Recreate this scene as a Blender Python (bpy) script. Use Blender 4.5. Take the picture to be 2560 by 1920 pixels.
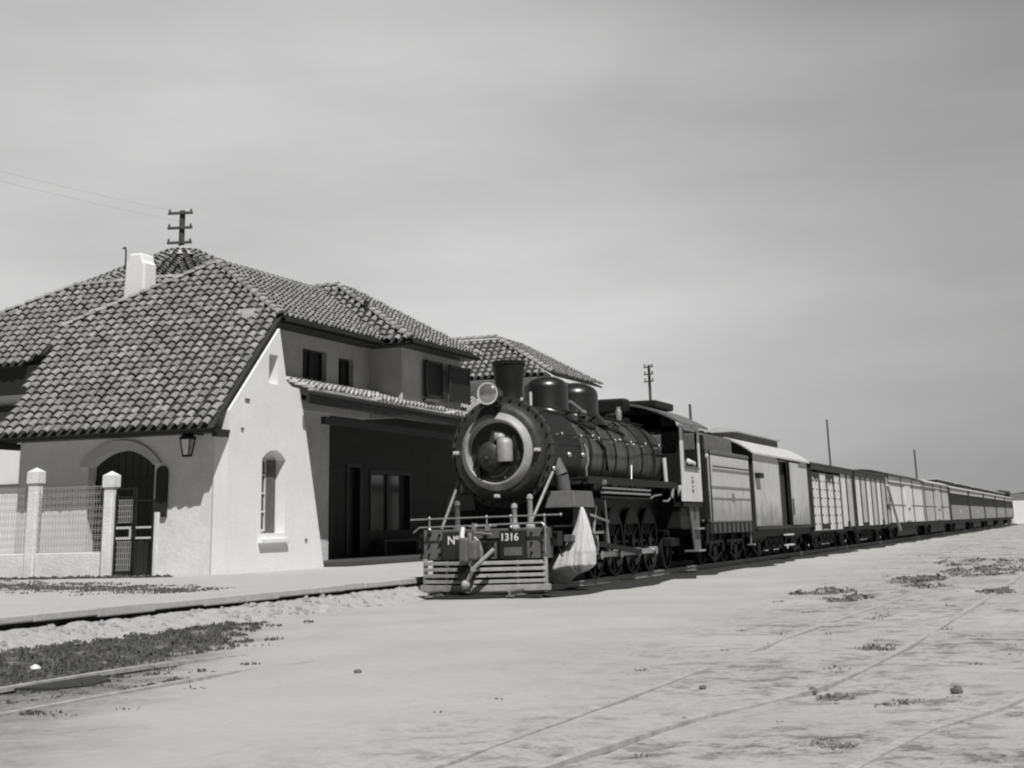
import bpy, bmesh, math, random
from mathutils import Vector, Matrix
random.seed(7)
S = bpy.context.scene
COL = S.collection
for o in list(bpy.data.objects): bpy.data.objects.remove(o)

# ------------------------------------------------------------------ camera
FPX = 4000.0; PITCH = math.radians(17.0); ROLL = math.radians(1.5); PSI = math.atan(1425/FPX); CAMH = 1.12
FOC = FPX*math.cos(PITCH); PY = 1320-FPX*math.sin(PITCH)
_r0 = Vector((math.cos(PSI), math.sin(PSI), 0)); _fh = Vector((-math.sin(PSI), math.cos(PSI), 0))
_f = _fh*math.cos(PITCH)+Vector((0, 0, math.sin(PITCH))); _u0 = _r0.cross(_f)
_r = _r0*math.cos(ROLL)-_u0*math.sin(ROLL); _u = _u0*math.cos(ROLL)+_r0*math.sin(ROLL)
cd = bpy.data.cameras.new("camera"); cam = bpy.data.objects.new("camera", cd); COL.objects.link(cam)
m = Matrix((( _r.x, _u.x, -_f.x, 0), (_r.y, _u.y, -_f.y, 0), (_r.z, _u.z, -_f.z, CAMH), (0, 0, 0, 1)))
cam.matrix_world = m
cd.sensor_width = 36; cd.sensor_fit = 'HORIZONTAL'; cd.lens = 36*FOC/2560
cd.shift_x = 0; cd.shift_y = -(960-PY)/2560
cd.clip_start = 0.1; cd.clip_end = 5000
S.camera = cam
S.render.engine = 'CYCLES'; S.cycles.pixel_filter_type = 'BLACKMAN_HARRIS'; S.cycles.filter_width = 2.1
S.render.resolution_x = 1024; S.render.resolution_y = 768

# ------------------------------------------------------------------ sky and sun
SUN = Vector((.43, -.46, 1.0)).normalized()
W = bpy.data.worlds.new("World"); S.world = W; W.use_nodes = True
nt = W.node_tree; nt.nodes.clear()
def N(t, **k):
    n = nt.nodes.new(t)
    for a, b in k.items(): setattr(n, a, b)
    return n
def LK(a, b): nt.links.new(a, b)
sky = N('ShaderNodeTexSky', sky_type='NISHITA'); sky.sun_disc = False
sky.sun_elevation = math.asin(SUN.z); sky.sun_rotation = math.atan2(SUN.x, SUN.y); sky.dust_density = 3.0
bw = N('ShaderNodeRGBToBW'); LK(sky.outputs[0], bw.inputs[0])
tc = N('ShaderNodeTexCoord'); sp = N('ShaderNodeSeparateXYZ'); LK(tc.outputs['Generated'], sp.inputs[0])
# thin cloud; low sky ahead (+Y) kept bright, overhead and behind dimmed to cut fill
el = N('ShaderNodeMapRange'); el.inputs[1].default_value = .30; el.inputs[2].default_value = .75; el.inputs[3].default_value = 1.0; el.inputs[4].default_value = .05
el.interpolation_type = 'SMOOTHSTEP'; LK(sp.outputs[2], el.inputs[0])
az = N('ShaderNodeMapRange'); az.inputs[1].default_value = -.3; az.inputs[2].default_value = .72; az.inputs[3].default_value = .05; az.inputs[4].default_value = 1.0
LK(sp.outputs[1], az.inputs[0])
ax = N('ShaderNodeMapRange'); ax.inputs[1].default_value = -.42; ax.inputs[2].default_value = .03; ax.inputs[3].default_value = 1.0; ax.inputs[4].default_value = .58
ax.interpolation_type = 'SMOOTHSTEP'; LK(sp.outputs[0], ax.inputs[0])
mp = N('ShaderNodeMapping'); mp.inputs['Scale'].default_value = (1.2, 1.2, 4.5); mp.inputs['Rotation'].default_value = (0.1, .25, 0); LK(tc.outputs['Generated'], mp.inputs[0])
nz = N('ShaderNodeTexNoise'); nz.inputs['Scale'].default_value = 1.9; nz.inputs['Detail'].default_value = 5; nz.inputs['Roughness'].default_value = .52; LK(mp.outputs[0], nz.inputs[0])
nr = N('ShaderNodeMapRange'); nr.inputs[1].default_value = .3; nr.inputs[2].default_value = .7; nr.inputs[3].default_value = .78; nr.inputs[4].default_value = 1.08; LK(nz.outputs[0], nr.inputs[0])
def mul(a, b):
    x = N('ShaderNodeMath', operation='MULTIPLY'); LK(a, x.inputs[0])
    if isinstance(b, float): x.inputs[1].default_value = b
    else: LK(b, x.inputs[1])
    return x.outputs[0]
flat = N('ShaderNodeMath', operation='POWER'); LK(bw.outputs[0], flat.inputs[0]); flat.inputs[1].default_value = .12
e2 = N('ShaderNodeMapRange'); e2.inputs[1].default_value = .14; e2.inputs[2].default_value = .36; e2.inputs[3].default_value = 1.0; e2.inputs[4].default_value = .78; LK(sp.outputs[2], e2.inputs[0])
v = mul(mul(mul(mul(mul(flat.outputs[0], el.outputs[0]), az.outputs[0]), nr.outputs[0]), ax.outputs[0]), e2.outputs[0])
tint = N('ShaderNodeCombineColor'); LK(v, tint.inputs[0]); LK(v, tint.inputs[1]); LK(mul(v, .995), tint.inputs[2])
SKYK = 0.60
bg = N('ShaderNodeBackground'); LK(tint.outputs[0], bg.inputs[0]); bg.inputs[1].default_value = SKYK
wo = N('ShaderNodeOutputWorld'); LK(bg.outputs[0], wo.inputs[0])
sd = bpy.data.lights.new("sun", 'SUN'); sd.energy = 5.0; sd.angle = math.radians(.5); sd.color = (1.0, .99, .97)
so = bpy.data.objects.new("sun", sd); COL.objects.link(so); so.location = SUN*60; so.rotation_euler = SUN.to_track_quat('Z', 'Y').to_euler()
vs = S.view_settings; vs.view_transform = 'Standard'; vs.look = 'None'; vs.exposure = 0.0; vs.gamma = 1.0; vs.use_curve_mapping = False

# ------------------------------------------------------------------ materials
def grey(v, w=.985): return (v, v*.997, v*w, 1)
def mat(name, v, rough=.8, metal=0.0, var=0.0, scale=3.0, bump=0.0, bscale=40.0, spec=.5, tone=False, dirt=None, coat=0.0, streak=0.0):
    M_ = bpy.data.materials.new(name); M_.use_nodes = True; t = M_.node_tree; b = t.nodes['Principled BSDF']
    b.inputs['Base Color'].default_value = grey(v); b.inputs['Roughness'].default_value = rough; b.inputs['Metallic'].default_value = metal
    b.inputs['Specular IOR Level'].default_value = spec
    if coat: b.inputs['Coat Weight'].default_value = coat; b.inputs['Coat Roughness'].default_value = .12
    g = t.nodes.new('ShaderNodeNewGeometry')
    cur = None
    def new(tp, **k):
        n = t.nodes.new(tp)
        for a, c in k.items(): setattr(n, a, c)
        return n
    def math_(op, a, c):
        x = new('ShaderNodeMath', operation=op)
        for i, q in enumerate((a, c)):
            if isinstance(q, (int, float)): x.inputs[i].default_value = q
            else: t.links.new(q, x.inputs[i])
        return x.outputs[0]
    if var or tone or dirt or streak:
        cur = new('ShaderNodeValue'); cur.outputs[0].default_value = v; cur = cur.outputs[0]
        if var:
            for sc, wt in ((scale, 1.0), (scale*7.3, .5)):
                n = new('ShaderNodeTexNoise'); n.inputs['Scale'].default_value = sc; n.inputs['Detail'].default_value = 6; n.inputs['Roughness'].default_value = .62
                t.links.new(g.outputs['Position'], n.inputs['Vector'])
                mr = new('ShaderNodeMapRange'); mr.inputs[1].default_value = .28; mr.inputs[2].default_value = .72; mr.inputs[3].default_value = 1-var*wt; mr.inputs[4].default_value = 1+var*wt*.7
                t.links.new(n.outputs[0], mr.inputs[0]); cur = math_('MULTIPLY', cur, mr.outputs[0])
        if streak:
            mpn = new('ShaderNodeMapping'); mpn.inputs['Scale'].default_value = (6, 6, .5); t.links.new(g.outputs['Position'], mpn.inputs[0])
            n = new('ShaderNodeTexNoise'); n.inputs['Scale'].default_value = 1.6; n.inputs['Detail'].default_value = 5; t.links.new(mpn.outputs[0], n.inputs['Vector'])
            mr = new('ShaderNodeMapRange'); mr.inputs[1].default_value = .42; mr.inputs[2].default_value = .62; mr.inputs[3].default_value = 1-streak; mr.inputs[4].default_value = 1
            t.links.new(n.outputs[0], mr.inputs[0]); cur = math_('MULTIPLY', cur, mr.outputs[0])
        if tone:
            a = new('ShaderNodeAttribute'); a.attribute_name = 'tone'; cur = math_('MULTIPLY', cur, a.outputs['Fac'])
        if dirt:   # grime thrown up from the track: a ragged band at a given height
            z0, z1, amt = dirt
            s_ = new('ShaderNodeSeparateXYZ'); t.links.new(g.outputs['Position'], s_.inputs[0])
            n = new('ShaderNodeTexNoise'); n.inputs['Scale'].default_value = 2.2; n.inputs['Detail'].default_value = 6; t.links.new(g.outputs['Position'], n.inputs['Vector'])
            zz = math_('SUBTRACT', s_.outputs[2], math_('MULTIPLY', math_('SUBTRACT', n.outputs[0], .5), 1.5))
            mr = new('ShaderNodeMapRange'); mr.interpolation_type = 'SMOOTHSTEP'; mr.inputs[1].default_value = z0; mr.inputs[2].default_value = z1; mr.inputs[3].default_value = 1-amt; mr.inputs[4].default_value = 1
            t.links.new(zz, mr.inputs[0]); cur = math_('MULTIPLY', cur, mr.outputs[0])
        cc = new('ShaderNodeCombineColor'); t.links.new(cur, cc.inputs[0]); t.links.new(math_('MULTIPLY', cur, .995), cc.inputs[1]); t.links.new(math_('MULTIPLY', cur, .985), cc.inputs[2])
        t.links.new(cc.outputs[0], b.inputs['Base Color'])
    if bump:
        n = new('ShaderNodeTexNoise'); n.inputs['Scale'].default_value = bscale; n.inputs['Detail'].default_value = 5; t.links.new(g.outputs['Position'], n.inputs['Vector'])
        bp = new('ShaderNodeBump'); bp.inputs['Strength'].default_value = bump; bp.inputs['Distance'].default_value = .02; t.links.new(n.outputs[0], bp.inputs['Height'])
        t.links.new(bp.outputs[0], b.inputs['Normal'])
    return M_
MAT = {
 'plaster': mat('whitewashed_plaster', .80, .9, var=.06, scale=1.1, bump=.25, bscale=14),
 'plaster_old': mat('weathered_plaster', .55, .95, var=.16, scale=1.6, bump=.6, bscale=10),
 'porch': mat('shaded_porch_wall', .05, .95, var=.2, bump=.4),  # near-black tone puts the shade under the canopy into the wall colour
 'endplaster': mat('end_wall_limewash', .70, .92, var=.13, scale=1.8, bump=.35, bscale=12),
 'trim': mat('pale_render', .52, .85, var=.08, bump=.3),
 'tile': mat('clay_tile', .225, .8, tone=True, var=.16, scale=5, bump=.4, bscale=30),
 'tilesunlit': mat('clay_tile_sunlit', .40, .8, tone=True, var=.14, scale=5, bump=.4, bscale=30),  # lighter copy of the tile; the canopy's strong sun is in its colour
 'mortar': mat('ridge_mortar', .42, .9, var=.22, scale=6, bump=.6, bscale=20),
 'pan': mat('tile_pan', .03, .9, var=.2),
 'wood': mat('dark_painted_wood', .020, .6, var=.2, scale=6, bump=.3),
 'woodg': mat('weathered_wood', .11, .85, var=.25, scale=5, bump=.4),
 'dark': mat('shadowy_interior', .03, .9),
 'glass': mat('window_glass', .06, .08, spec=.8),
 'paint_frame': mat('pale_window_frame', .6, .6),
 'floor': mat('shaded_porch_floor', .06, .7, var=.2),  # dark tone carries the canopy's shadow on the floor
 'black': mat('black_engine_paint', .014, .5, var=.3, scale=7, bump=.15, bscale=25, coat=.05, spec=.2),
 'gloss': mat('glossy_black_enamel', .012, .34, bump=.04, bscale=8, spec=.9),
 'jacket': mat('planished_boiler_jacket', .15, .42, metal=.55, var=.45, scale=1.8, bump=.2, bscale=5, streak=.55),
 'iron': mat('oily_iron', .013, .6, var=.35, scale=9, bump=.3, bscale=30, spec=.25),
 'steel': mat('bright_steel', .42, .34, metal=.6, var=.2, scale=9),
 'flangem': mat('grey_iron_flange', .05, .6, var=.3, scale=8, bump=.2, spec=.3),
 'platem': mat('sooty_front_plate', .042, .5, var=.45, scale=4, bump=.2, spec=.3),
 'pumpm': mat('dull_aluminium', .36, .5, metal=.2, var=.25, scale=6, bump=.2),
 'ringm': mat('worn_ring_paint', .34, .5, metal=.0, var=.25, scale=5, bump=.1),
 'silver': mat('aluminium_paint', .58, .45, var=.12, scale=4, bump=.1),
 'greyp': mat('grey_plate', .12, .6, var=.25, scale=6, bump=.2),
 'pilot': mat('pale_pilot_bars', .36, .65, var=.28, scale=5, bump=.3),
 'cabside': mat('pale_cab_paint', .64, .55, var=.14, scale=2.5, bump=.1),
 'tender': mat('grey_tender_paint', .52, .42, var=.12, scale=2, dirt=(1.2, 2.0, .45), bump=.08, bscale=6),
 'coal': mat('coal_boards', .13, .9, var=.3, scale=7, bump=.6),
 'boxcar': mat('grey_wagon_paint', .56, .6, var=.12, scale=1.5, dirt=(.9, 1.9, .55), streak=.12, bump=.15, bscale=8),
 'wagon_white': mat('pale_wagon_boards', .72, .7, var=.12, scale=2, streak=.15, bump=.2),
 'wagon_grey': mat('dull_wagon_boards', .55, .75, var=.2, scale=2, streak=.25, bump=.2),
 'roofpale': mat('pale_roof_canvas', .50, .7, var=.12, scale=2),
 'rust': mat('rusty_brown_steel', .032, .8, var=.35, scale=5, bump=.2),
 'coach': mat('dull_coach_paint', .30, .5, var=.15, scale=2, streak=.2),
 'coachwin': mat('dark_coach_windows', .035, .2),
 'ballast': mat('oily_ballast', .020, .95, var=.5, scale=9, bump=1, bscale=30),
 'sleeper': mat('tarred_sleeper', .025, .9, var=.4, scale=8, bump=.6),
 'rail': mat('worn_rail', .30, .5, metal=.3, var=.25, scale=6),
 'dustyrail': mat('dust_covered_rail', .36, .9, var=.35, scale=7),
 'paving': mat('dusty_platform_paving', .40, .95, var=.08, scale=1.5, bump=.3, bscale=20),
 'bank': mat('stony_bank', .36, .95, var=.22, scale=6, bump=1, bscale=14),
 'edging': mat('whitewashed_edging', .42, .9, var=.15, scale=5, bump=.4, bscale=18),
 'concrete': mat('pale_concrete', .74, .9, var=.14, scale=3, bump=.6, bscale=25),
 'wire': mat('galvanised_wire', .45, .5, metal=.3),
 'pole': mat('weathered_pole', .07, .9, var=.3, scale=6, bump=.5),
 'leaf': mat('dusty_grass', .11, .9, var=.4, scale=4),
 'leafpale': mat('dry_weeds', .22, .9, var=.3, scale=4),
 'leafdark': mat('dark_foliage', .06, .9, var=.4, scale=1),
 'stone': mat('rubble_stone', .31, .95, var=.35, scale=4, bump=1, bscale=12),
 'letter': mat('white_lettering', .70, .7), 'letterdark': mat('dark_lettering', .07, .7), 'lettergrey': mat('faded_lettering', .2, .7),
 'cloth': mat('pale_shirt', .55, .9, bump=.3), 'skin': mat('skin', .32, .6), 'hair': mat('dark_hair', .03, .7),
 'steam': mat('steam_white', .50, 1.0, spec=0),
}
_b = MAT['steam'].node_tree.nodes['Principled BSDF']; _b.inputs['Subsurface Weight'].default_value = 1; _b.inputs['Subsurface Radius'].default_value = (.25, .25, .25); _b.inputs['Subsurface Scale'].default_value = .6
# headlamp glass
lensm = mat('lamp_lens', .42, .18, metal=.7, bump=.25, bscale=9); MAT['lens'] = lensm

# ------------------------------------------------------------------ mesh helpers
GOFF = [Vector((0, 0, 0))]
class MB:
    def __init__(s): s.v = []; s.f = []; s.tone = []
    def add(s, vs, fs, tone=1.0):
        n = len(s.v); s.v += [Vector(p) for p in vs]; s.f += [tuple(i+n for i in f) for f in fs]; s.tone += [tone]*len(fs); return s
    def box(s, x0, x1, y0, y1, z0, z1):
        return s.add([(x, y, z) for x in (x0, x1) for y in (y0, y1) for z in (z0, z1)], [(0, 1, 3, 2), (4, 6, 7, 5), (0, 4, 5, 1), (2, 3, 7, 6), (0, 2, 6, 4), (1, 5, 7, 3)])
    def obox(s, c, ax, ay, az):   # oriented box: centre and three half-vectors
        c = Vector(c); ax = Vector(ax); ay = Vector(ay); az = Vector(az)
        return s.add([c+ax*i+ay*j+az*k for i in (-1, 1) for j in (-1, 1) for k in (-1, 1)], [(0, 1, 3, 2), (4, 6, 7, 5), (0, 4, 5, 1), (2, 3, 7, 6), (0, 2, 6, 4), (1, 5, 7, 3)])
    def bar(s, p, q, w, h, up=(0, 0, 1)):
        p = Vector(p); q = Vector(q); d = (q-p); n = d.normalized(); u = Vector(up); a = n.cross(u)
        if a.length < 1e-4: a = n.cross(Vector((1, 0, 0)))
        a.normalize(); b = a.cross(n)
        return s.obox((p+q)/2, d/2, a*w/2, b*h/2)
    def cyl(s, p, q, r0, r1=None, n=16, caps=True):
        if r1 is None: r1 = r0
        p = Vector(p); q = Vector(q); d = (q-p).normalized(); a = d.orthogonal().normalized(); b = d.cross(a)
        vs = []
        for c, r in ((p, r0), (q, r1)):
            for i in range(n): t = 2*math.pi*i/n; vs.append(c+a*math.cos(t)*r+b*math.sin(t)*r)
        fs = [(i, (i+1) % n, n+(i+1) % n, n+i) for i in range(n)]
        if caps: fs += [tuple(reversed(range(n))), tuple(range(n, 2*n))]
        return s.add(vs, fs)
    def tube(s, pts, r, n=8):
        for a, b in zip(pts[:-1], pts[1:]): s.cyl(a, b, r, r, n)
        return s
    def lathe(s, prof, o, axis=(0, 0, 1), n=32, closed=False):
        o = Vector(o); d = Vector(axis).normalized(); a = d.orthogonal().normalized(); b = d.cross(a); vs = []
        for r, h in prof:
            for i in range(n): t = 2*math.pi*i/n; vs.append(o+d*h+(a*math.cos(t)+b*math.sin(t))*r)
        m_ = len(prof); fs = []
        for k in range(m_-1+(1 if closed else 0)):
            k2 = (k+1) % m_
            for i in range(n): j = (i+1) % n; fs.append((k*n+i, k*n+j, k2*n+j, k2*n+i))
        if not closed: fs += [tuple(reversed(range(n))), tuple(range((m_-1)*n, m_*n))]
        return s.add(vs, fs)
    def prism(s, poly, off):     # planar polygon extruded by vector off
        n = len(poly); off = Vector(off); p = [Vector(q) for q in poly]
        return s.add(p+[q+off for q in p], [tuple(reversed(range(n))), tuple(range(n, 2*n))]+[(i, (i+1) % n, n+(i+1) % n, n+i) for i in range(n)])
    def sphere(s, c, r, n=16, m_=10, sc=(1, 1, 1)):
        prof = [(max(1e-4, math.sin(math.pi*k/m_)), -math.cos(math.pi*k/m_)) for k in range(m_+1)]
        k = len(s.v); s.lathe([(a*r, b*r) for a, b in prof], (0, 0, 0), (0, 0, 1), n)
        for i in range(k, len(s.v)): p = s.v[i]; s.v[i] = Vector((p.x*sc[0], p.y*sc[1], p.z*sc[2]))+Vector(c)
        return s
    def move(s, off):
        off = Vector(off); s.v = [p+off for p in s.v]; return s
    def xform(s, M_): s.v = [M_ @ p for p in s.v]; return s
    def build(s, name, m_, parent=None, smooth=None, bevel=0, fix=True):
        me = bpy.data.meshes.new(name); off = ORG.get(parent.name if parent else None, Vector((0, 0, 0)))
        me.from_pydata([tuple(p-off+GOFF[0]) for p in s.v], [], s.f); me.update()
        if any(t != 1.0 for t in s.tone):
            at = me.attributes.new('tone', 'FLOAT', 'FACE'); at.data.foreach_set('value', s.tone)
        elif m_.name.startswith('clay_tile'):
            at = me.attributes.new('tone', 'FLOAT', 'FACE'); at.data.foreach_set('value', [1.0]*len(s.f))
        if fix and len(s.f) < 60000:
            bm = bmesh.new(); bm.from_mesh(me); bmesh.ops.recalc_face_normals(bm, faces=bm.faces); bm.to_mesh(me); bm.free()
        me.materials.append(m_)
        if smooth is not None:
            me.shade_smooth(); me.set_sharp_from_angle(angle=math.radians(smooth))
        o = bpy.data.objects.new(name, me); COL.objects.link(o)
        if parent: o.parent = parent; ORG[o.name] = off
        if bevel:
            b = o.modifiers.new('bevel', 'BEVEL'); b.width = bevel; b.segments = 2; b.limit_method = 'ANGLE'; b.angle_limit = math.radians(40)
        return o
ORG = {}
def thing(name, loc, label, cat, group=None):
    o = bpy.data.objects.new(name, None); COL.objects.link(o); o.location = loc; ORG[o.name] = Vector(loc); o.empty_display_size = .3
    tag(o, label, cat, group); return o
def tag(o, label, cat, group=None, kind=None):
    if label: o['label'] = label
    if cat: o['category'] = cat
    if group: o['group'] = group
    if kind: o['kind'] = kind
    return o
def copy_tree(o, parent=None):
    c = o.copy(); COL.objects.link(c)
    if parent: c.parent = parent
    ORG[c.name] = ORG.get(o.name, Vector((0, 0, 0)))
    for ch in list(o.children): copy_tree(ch, c)
    return c
def cut(o, cutters):
    """subtract cutter shapes, bake the result and remove the cutters"""
    off = ORG.get(o.name, Vector((0, 0, 0)))
    tmp = []
    for c in cutters:
        me = bpy.data.meshes.new('cut'); me.from_pydata([tuple(p-off+GOFF[0]) for p in c.v], [], c.f)
        bm = bmesh.new(); bm.from_mesh(me); bmesh.ops.recalc_face_normals(bm, faces=bm.faces); bm.to_mesh(me); bm.free()
        co = bpy.data.objects.new('cut', me); COL.objects.link(co); tmp.append(co)
        par = o.parent; co.location = off
        b = o.modifiers.new('b', 'BOOLEAN'); b.object = co; b.operation = 'DIFFERENCE'; b.solver = 'EXACT'
    bpy.context.view_layer.update()
    dg = bpy.context.evaluated_depsgraph_get(); me = bpy.data.meshes.new_from_object(o.evaluated_get(dg))
    o.modifiers.clear(); o.data = me
    for c in tmp: bpy.data.objects.remove(c)
def text(name, body, size, M_, m_, parent, ext=.004, font_scale=(1, 1)):
    cu = bpy.data.curves.new(name, 'FONT'); cu.body = body; cu.size = size; cu.extrude = ext; cu.align_x = 'CENTER'; cu.align_y = 'CENTER'; cu.offset = size*.018
    t = bpy.data.objects.new('t', cu); COL.objects.link(t); bpy.context.view_layer.update()
    me = bpy.data.meshes.new_from_object(t.evaluated_get(bpy.context.evaluated_depsgraph_get())); bpy.data.objects.remove(t)
    off = ORG.get(parent.name, Vector((0, 0, 0)))
    me.transform(Matrix.Translation(-off) @ M_ @ Matrix.Diagonal((font_scale[0], font_scale[1], 1, 1)))
    me.materials.clear(); me.materials.append(m_)
    o = bpy.data.objects.new(name, me); COL.objects.link(o); o.parent = parent; return o
def arch(x0, x1, z0, zs, zc, n=12):   # 2-D outline with segmental arch head
    pts = [(x0, z0), (x1, z0), (x1, zs)]
    w = (x1-x0)/2; hgt = zc-zs; R = (w*w+hgt*hgt)/(2*hgt); a0 = math.asin(min(1, w/R)); cx = (x0+x1)/2; cz = zc-R
    for i in range(1, n): a = a0-2*a0*i/n; pts.append((cx+R*math.sin(a), cz+R*math.cos(a)))
    return pts+[(x0, zs)]

# ------------------------------------------------------------------ tile roofs
def tile_faces(mb, poly, du=.268, dv=.25, L=.33, r=.090, seed=1, jit=.017, umargin=.06):
    rnd = random.Random(seed)
    P = [Vector(p) for p in poly]; n = (P[1]-P[0]).cross(P[2]-P[0]).normalized()
    if n.z < 0: n = -n
    d = (Vector((0, 0, -1))+n*n.z).normalized(); a = n.cross(d).normalized()
    o = P[0]; q = [((p-o).dot(a), (p-o).dot(d)) for p in P]
    us = [t[0] for t in q]; vs_ = [t[1] for t in q]; vmax = max(vs_)
    def inside(u, v_):
        c = False; k = len(q)
        for i in range(k):
            (x1, y1), (x2, y2) = q[i], q[(i+1) % k]
            if (y1 > v_) != (y2 > v_) and u < (x2-x1)*(v_-y1)/(y2-y1)+x1: c = not c
        return c
    nu = int((max(us)-min(us))/du)+2; nv = int((vmax-min(vs_))/dv)+2
    for i in range(nu):
        u = min(us)+du*(i+.5)
        wob = rnd.uniform(-.01, .01)
        for j in range(nv):
            v_ = vmax-dv*(j+.5)
            if not inside(u, v_): continue
            tone = rnd.choice((.8, .9, .95, 1.0, 1.05, 1.1, 1.25))*rnd.uniform(.92, 1.08)
            uu = u+wob+rnd.uniform(-jit, jit); lo = v_+dv*.5+.05+rnd.uniform(-jit, jit); hi = lo-L
            tw = rnd.uniform(-.012, .012); lift = rnd.uniform(0, .01)
            pts = []; K = 6
            for (vv, rr, hh, sh) in ((lo, r, .075+lift, tw), (hi, r*.80, .012, -tw)):
                for k in range(K+1):
                    t = math.pi*k/K; pts.append(o+a*(uu+sh+math.cos(t)*rr)+d*vv+n*(hh+math.sin(t)*rr*.95))
            for k in range(K+1):      # inner lip gives the tile its thickness at the open end
                t = math.pi*k/K; pts.append(o+a*(uu+tw+math.cos(t)*(r-.016))+d*lo+n*(.075+lift+math.sin(t)*(r*.95-.016)-.004))
            for k in range(K+1):
                t = math.pi*k/K; pts.append(o+a*(uu+tw+math.cos(t)*(r-.016))+d*(lo-.12)+n*(.07+lift+math.sin(t)*(r*.95-.016)-.004))
            fs = [(k, k+1, K+1+k+1, K+1+k) for k in range(K)]+[(k, 2*(K+1)+k, 2*(K+1)+k+1, k+1) for k in range(K)]+[(2*(K+1)+k, 3*(K+1)+k, 3*(K+1)+k+1, 2*(K+1)+k+1) for k in range(K)]
            mb.add(pts, fs, tone)
def ridge_tiles(mb, p, q, r=.12, L=.34, seed=3):
    rnd = random.Random(seed); p = Vector(p); q = Vector(q); D = (q-p); n = max(1, int(D.length/(L*.85))); d = D.normalized()
    side = d.cross(Vector((0, 0, 1))).normalized(); up = side.cross(d).normalized()
    for i in range(n):
        c = p+D*(i/n); e = c+d*L; tone = rnd.uniform(.9, 1.6); K = 7; pts = []
        for (cc, rr, h) in ((c, r*1.05, .03), (e, r*.86, .0)):
            for k in range(K+1): t = math.pi*k/K; pts.append(cc+side*math.cos(t)*rr+up*(h+.02+math.sin(t)*rr*.8)+Vector((0, 0, rnd.uniform(0, .004))))
        for k in range(K+1): t = math.pi*k/K; pts.append(c+d*.01+side*math.cos(t)*(r*.85)+up*(.01+math.sin(t)*(r*.62)))
        mb.add(pts, [(k, k+1, K+1+k+1, K+1+k) for k in range(K)]+[(k, 2*(K+1)+k, 2*(K+1)+k+1, k+1) for k in range(K)], tone)
def roof(name, polys, parent, ridges=(), thick=.05, seed=1, under=MAT['pan'], tilem='tile', **kw):
    mb = MB()
    for i, p in enumerate(polys): tile_faces(mb, p, seed=seed+i, **kw)
    for i, (p, q) in enumerate(ridges): ridge_tiles(mb, p, q, seed=seed+50+i)
    o = mb.build(name, MAT[tilem], parent, smooth=50, fix=False)
    dk = MB()
    for i, p in enumerate(polys):
        P = [Vector(x) for x in p]; n = (P[1]-P[0]).cross(P[2]-P[0]).normalized()
        if n.z < 0: n = -n
        d = (Vector((0, 0, -1))+n*n.z).normalized(); a = n.cross(d).normalized(); cen = sum(P, Vector())/len(P); vm = max((x-cen).dot(d) for x in P)
        P = [x-a*((x-cen).dot(a)*.015)+(d*.09 if (x-cen).dot(d) > vm-.05 else Vector()) for x in P]
        dk.prism([x-n*(.004*i) for x in P], -n*thick)
    dk.build('roof_deck', under, o)
    return o

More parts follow.
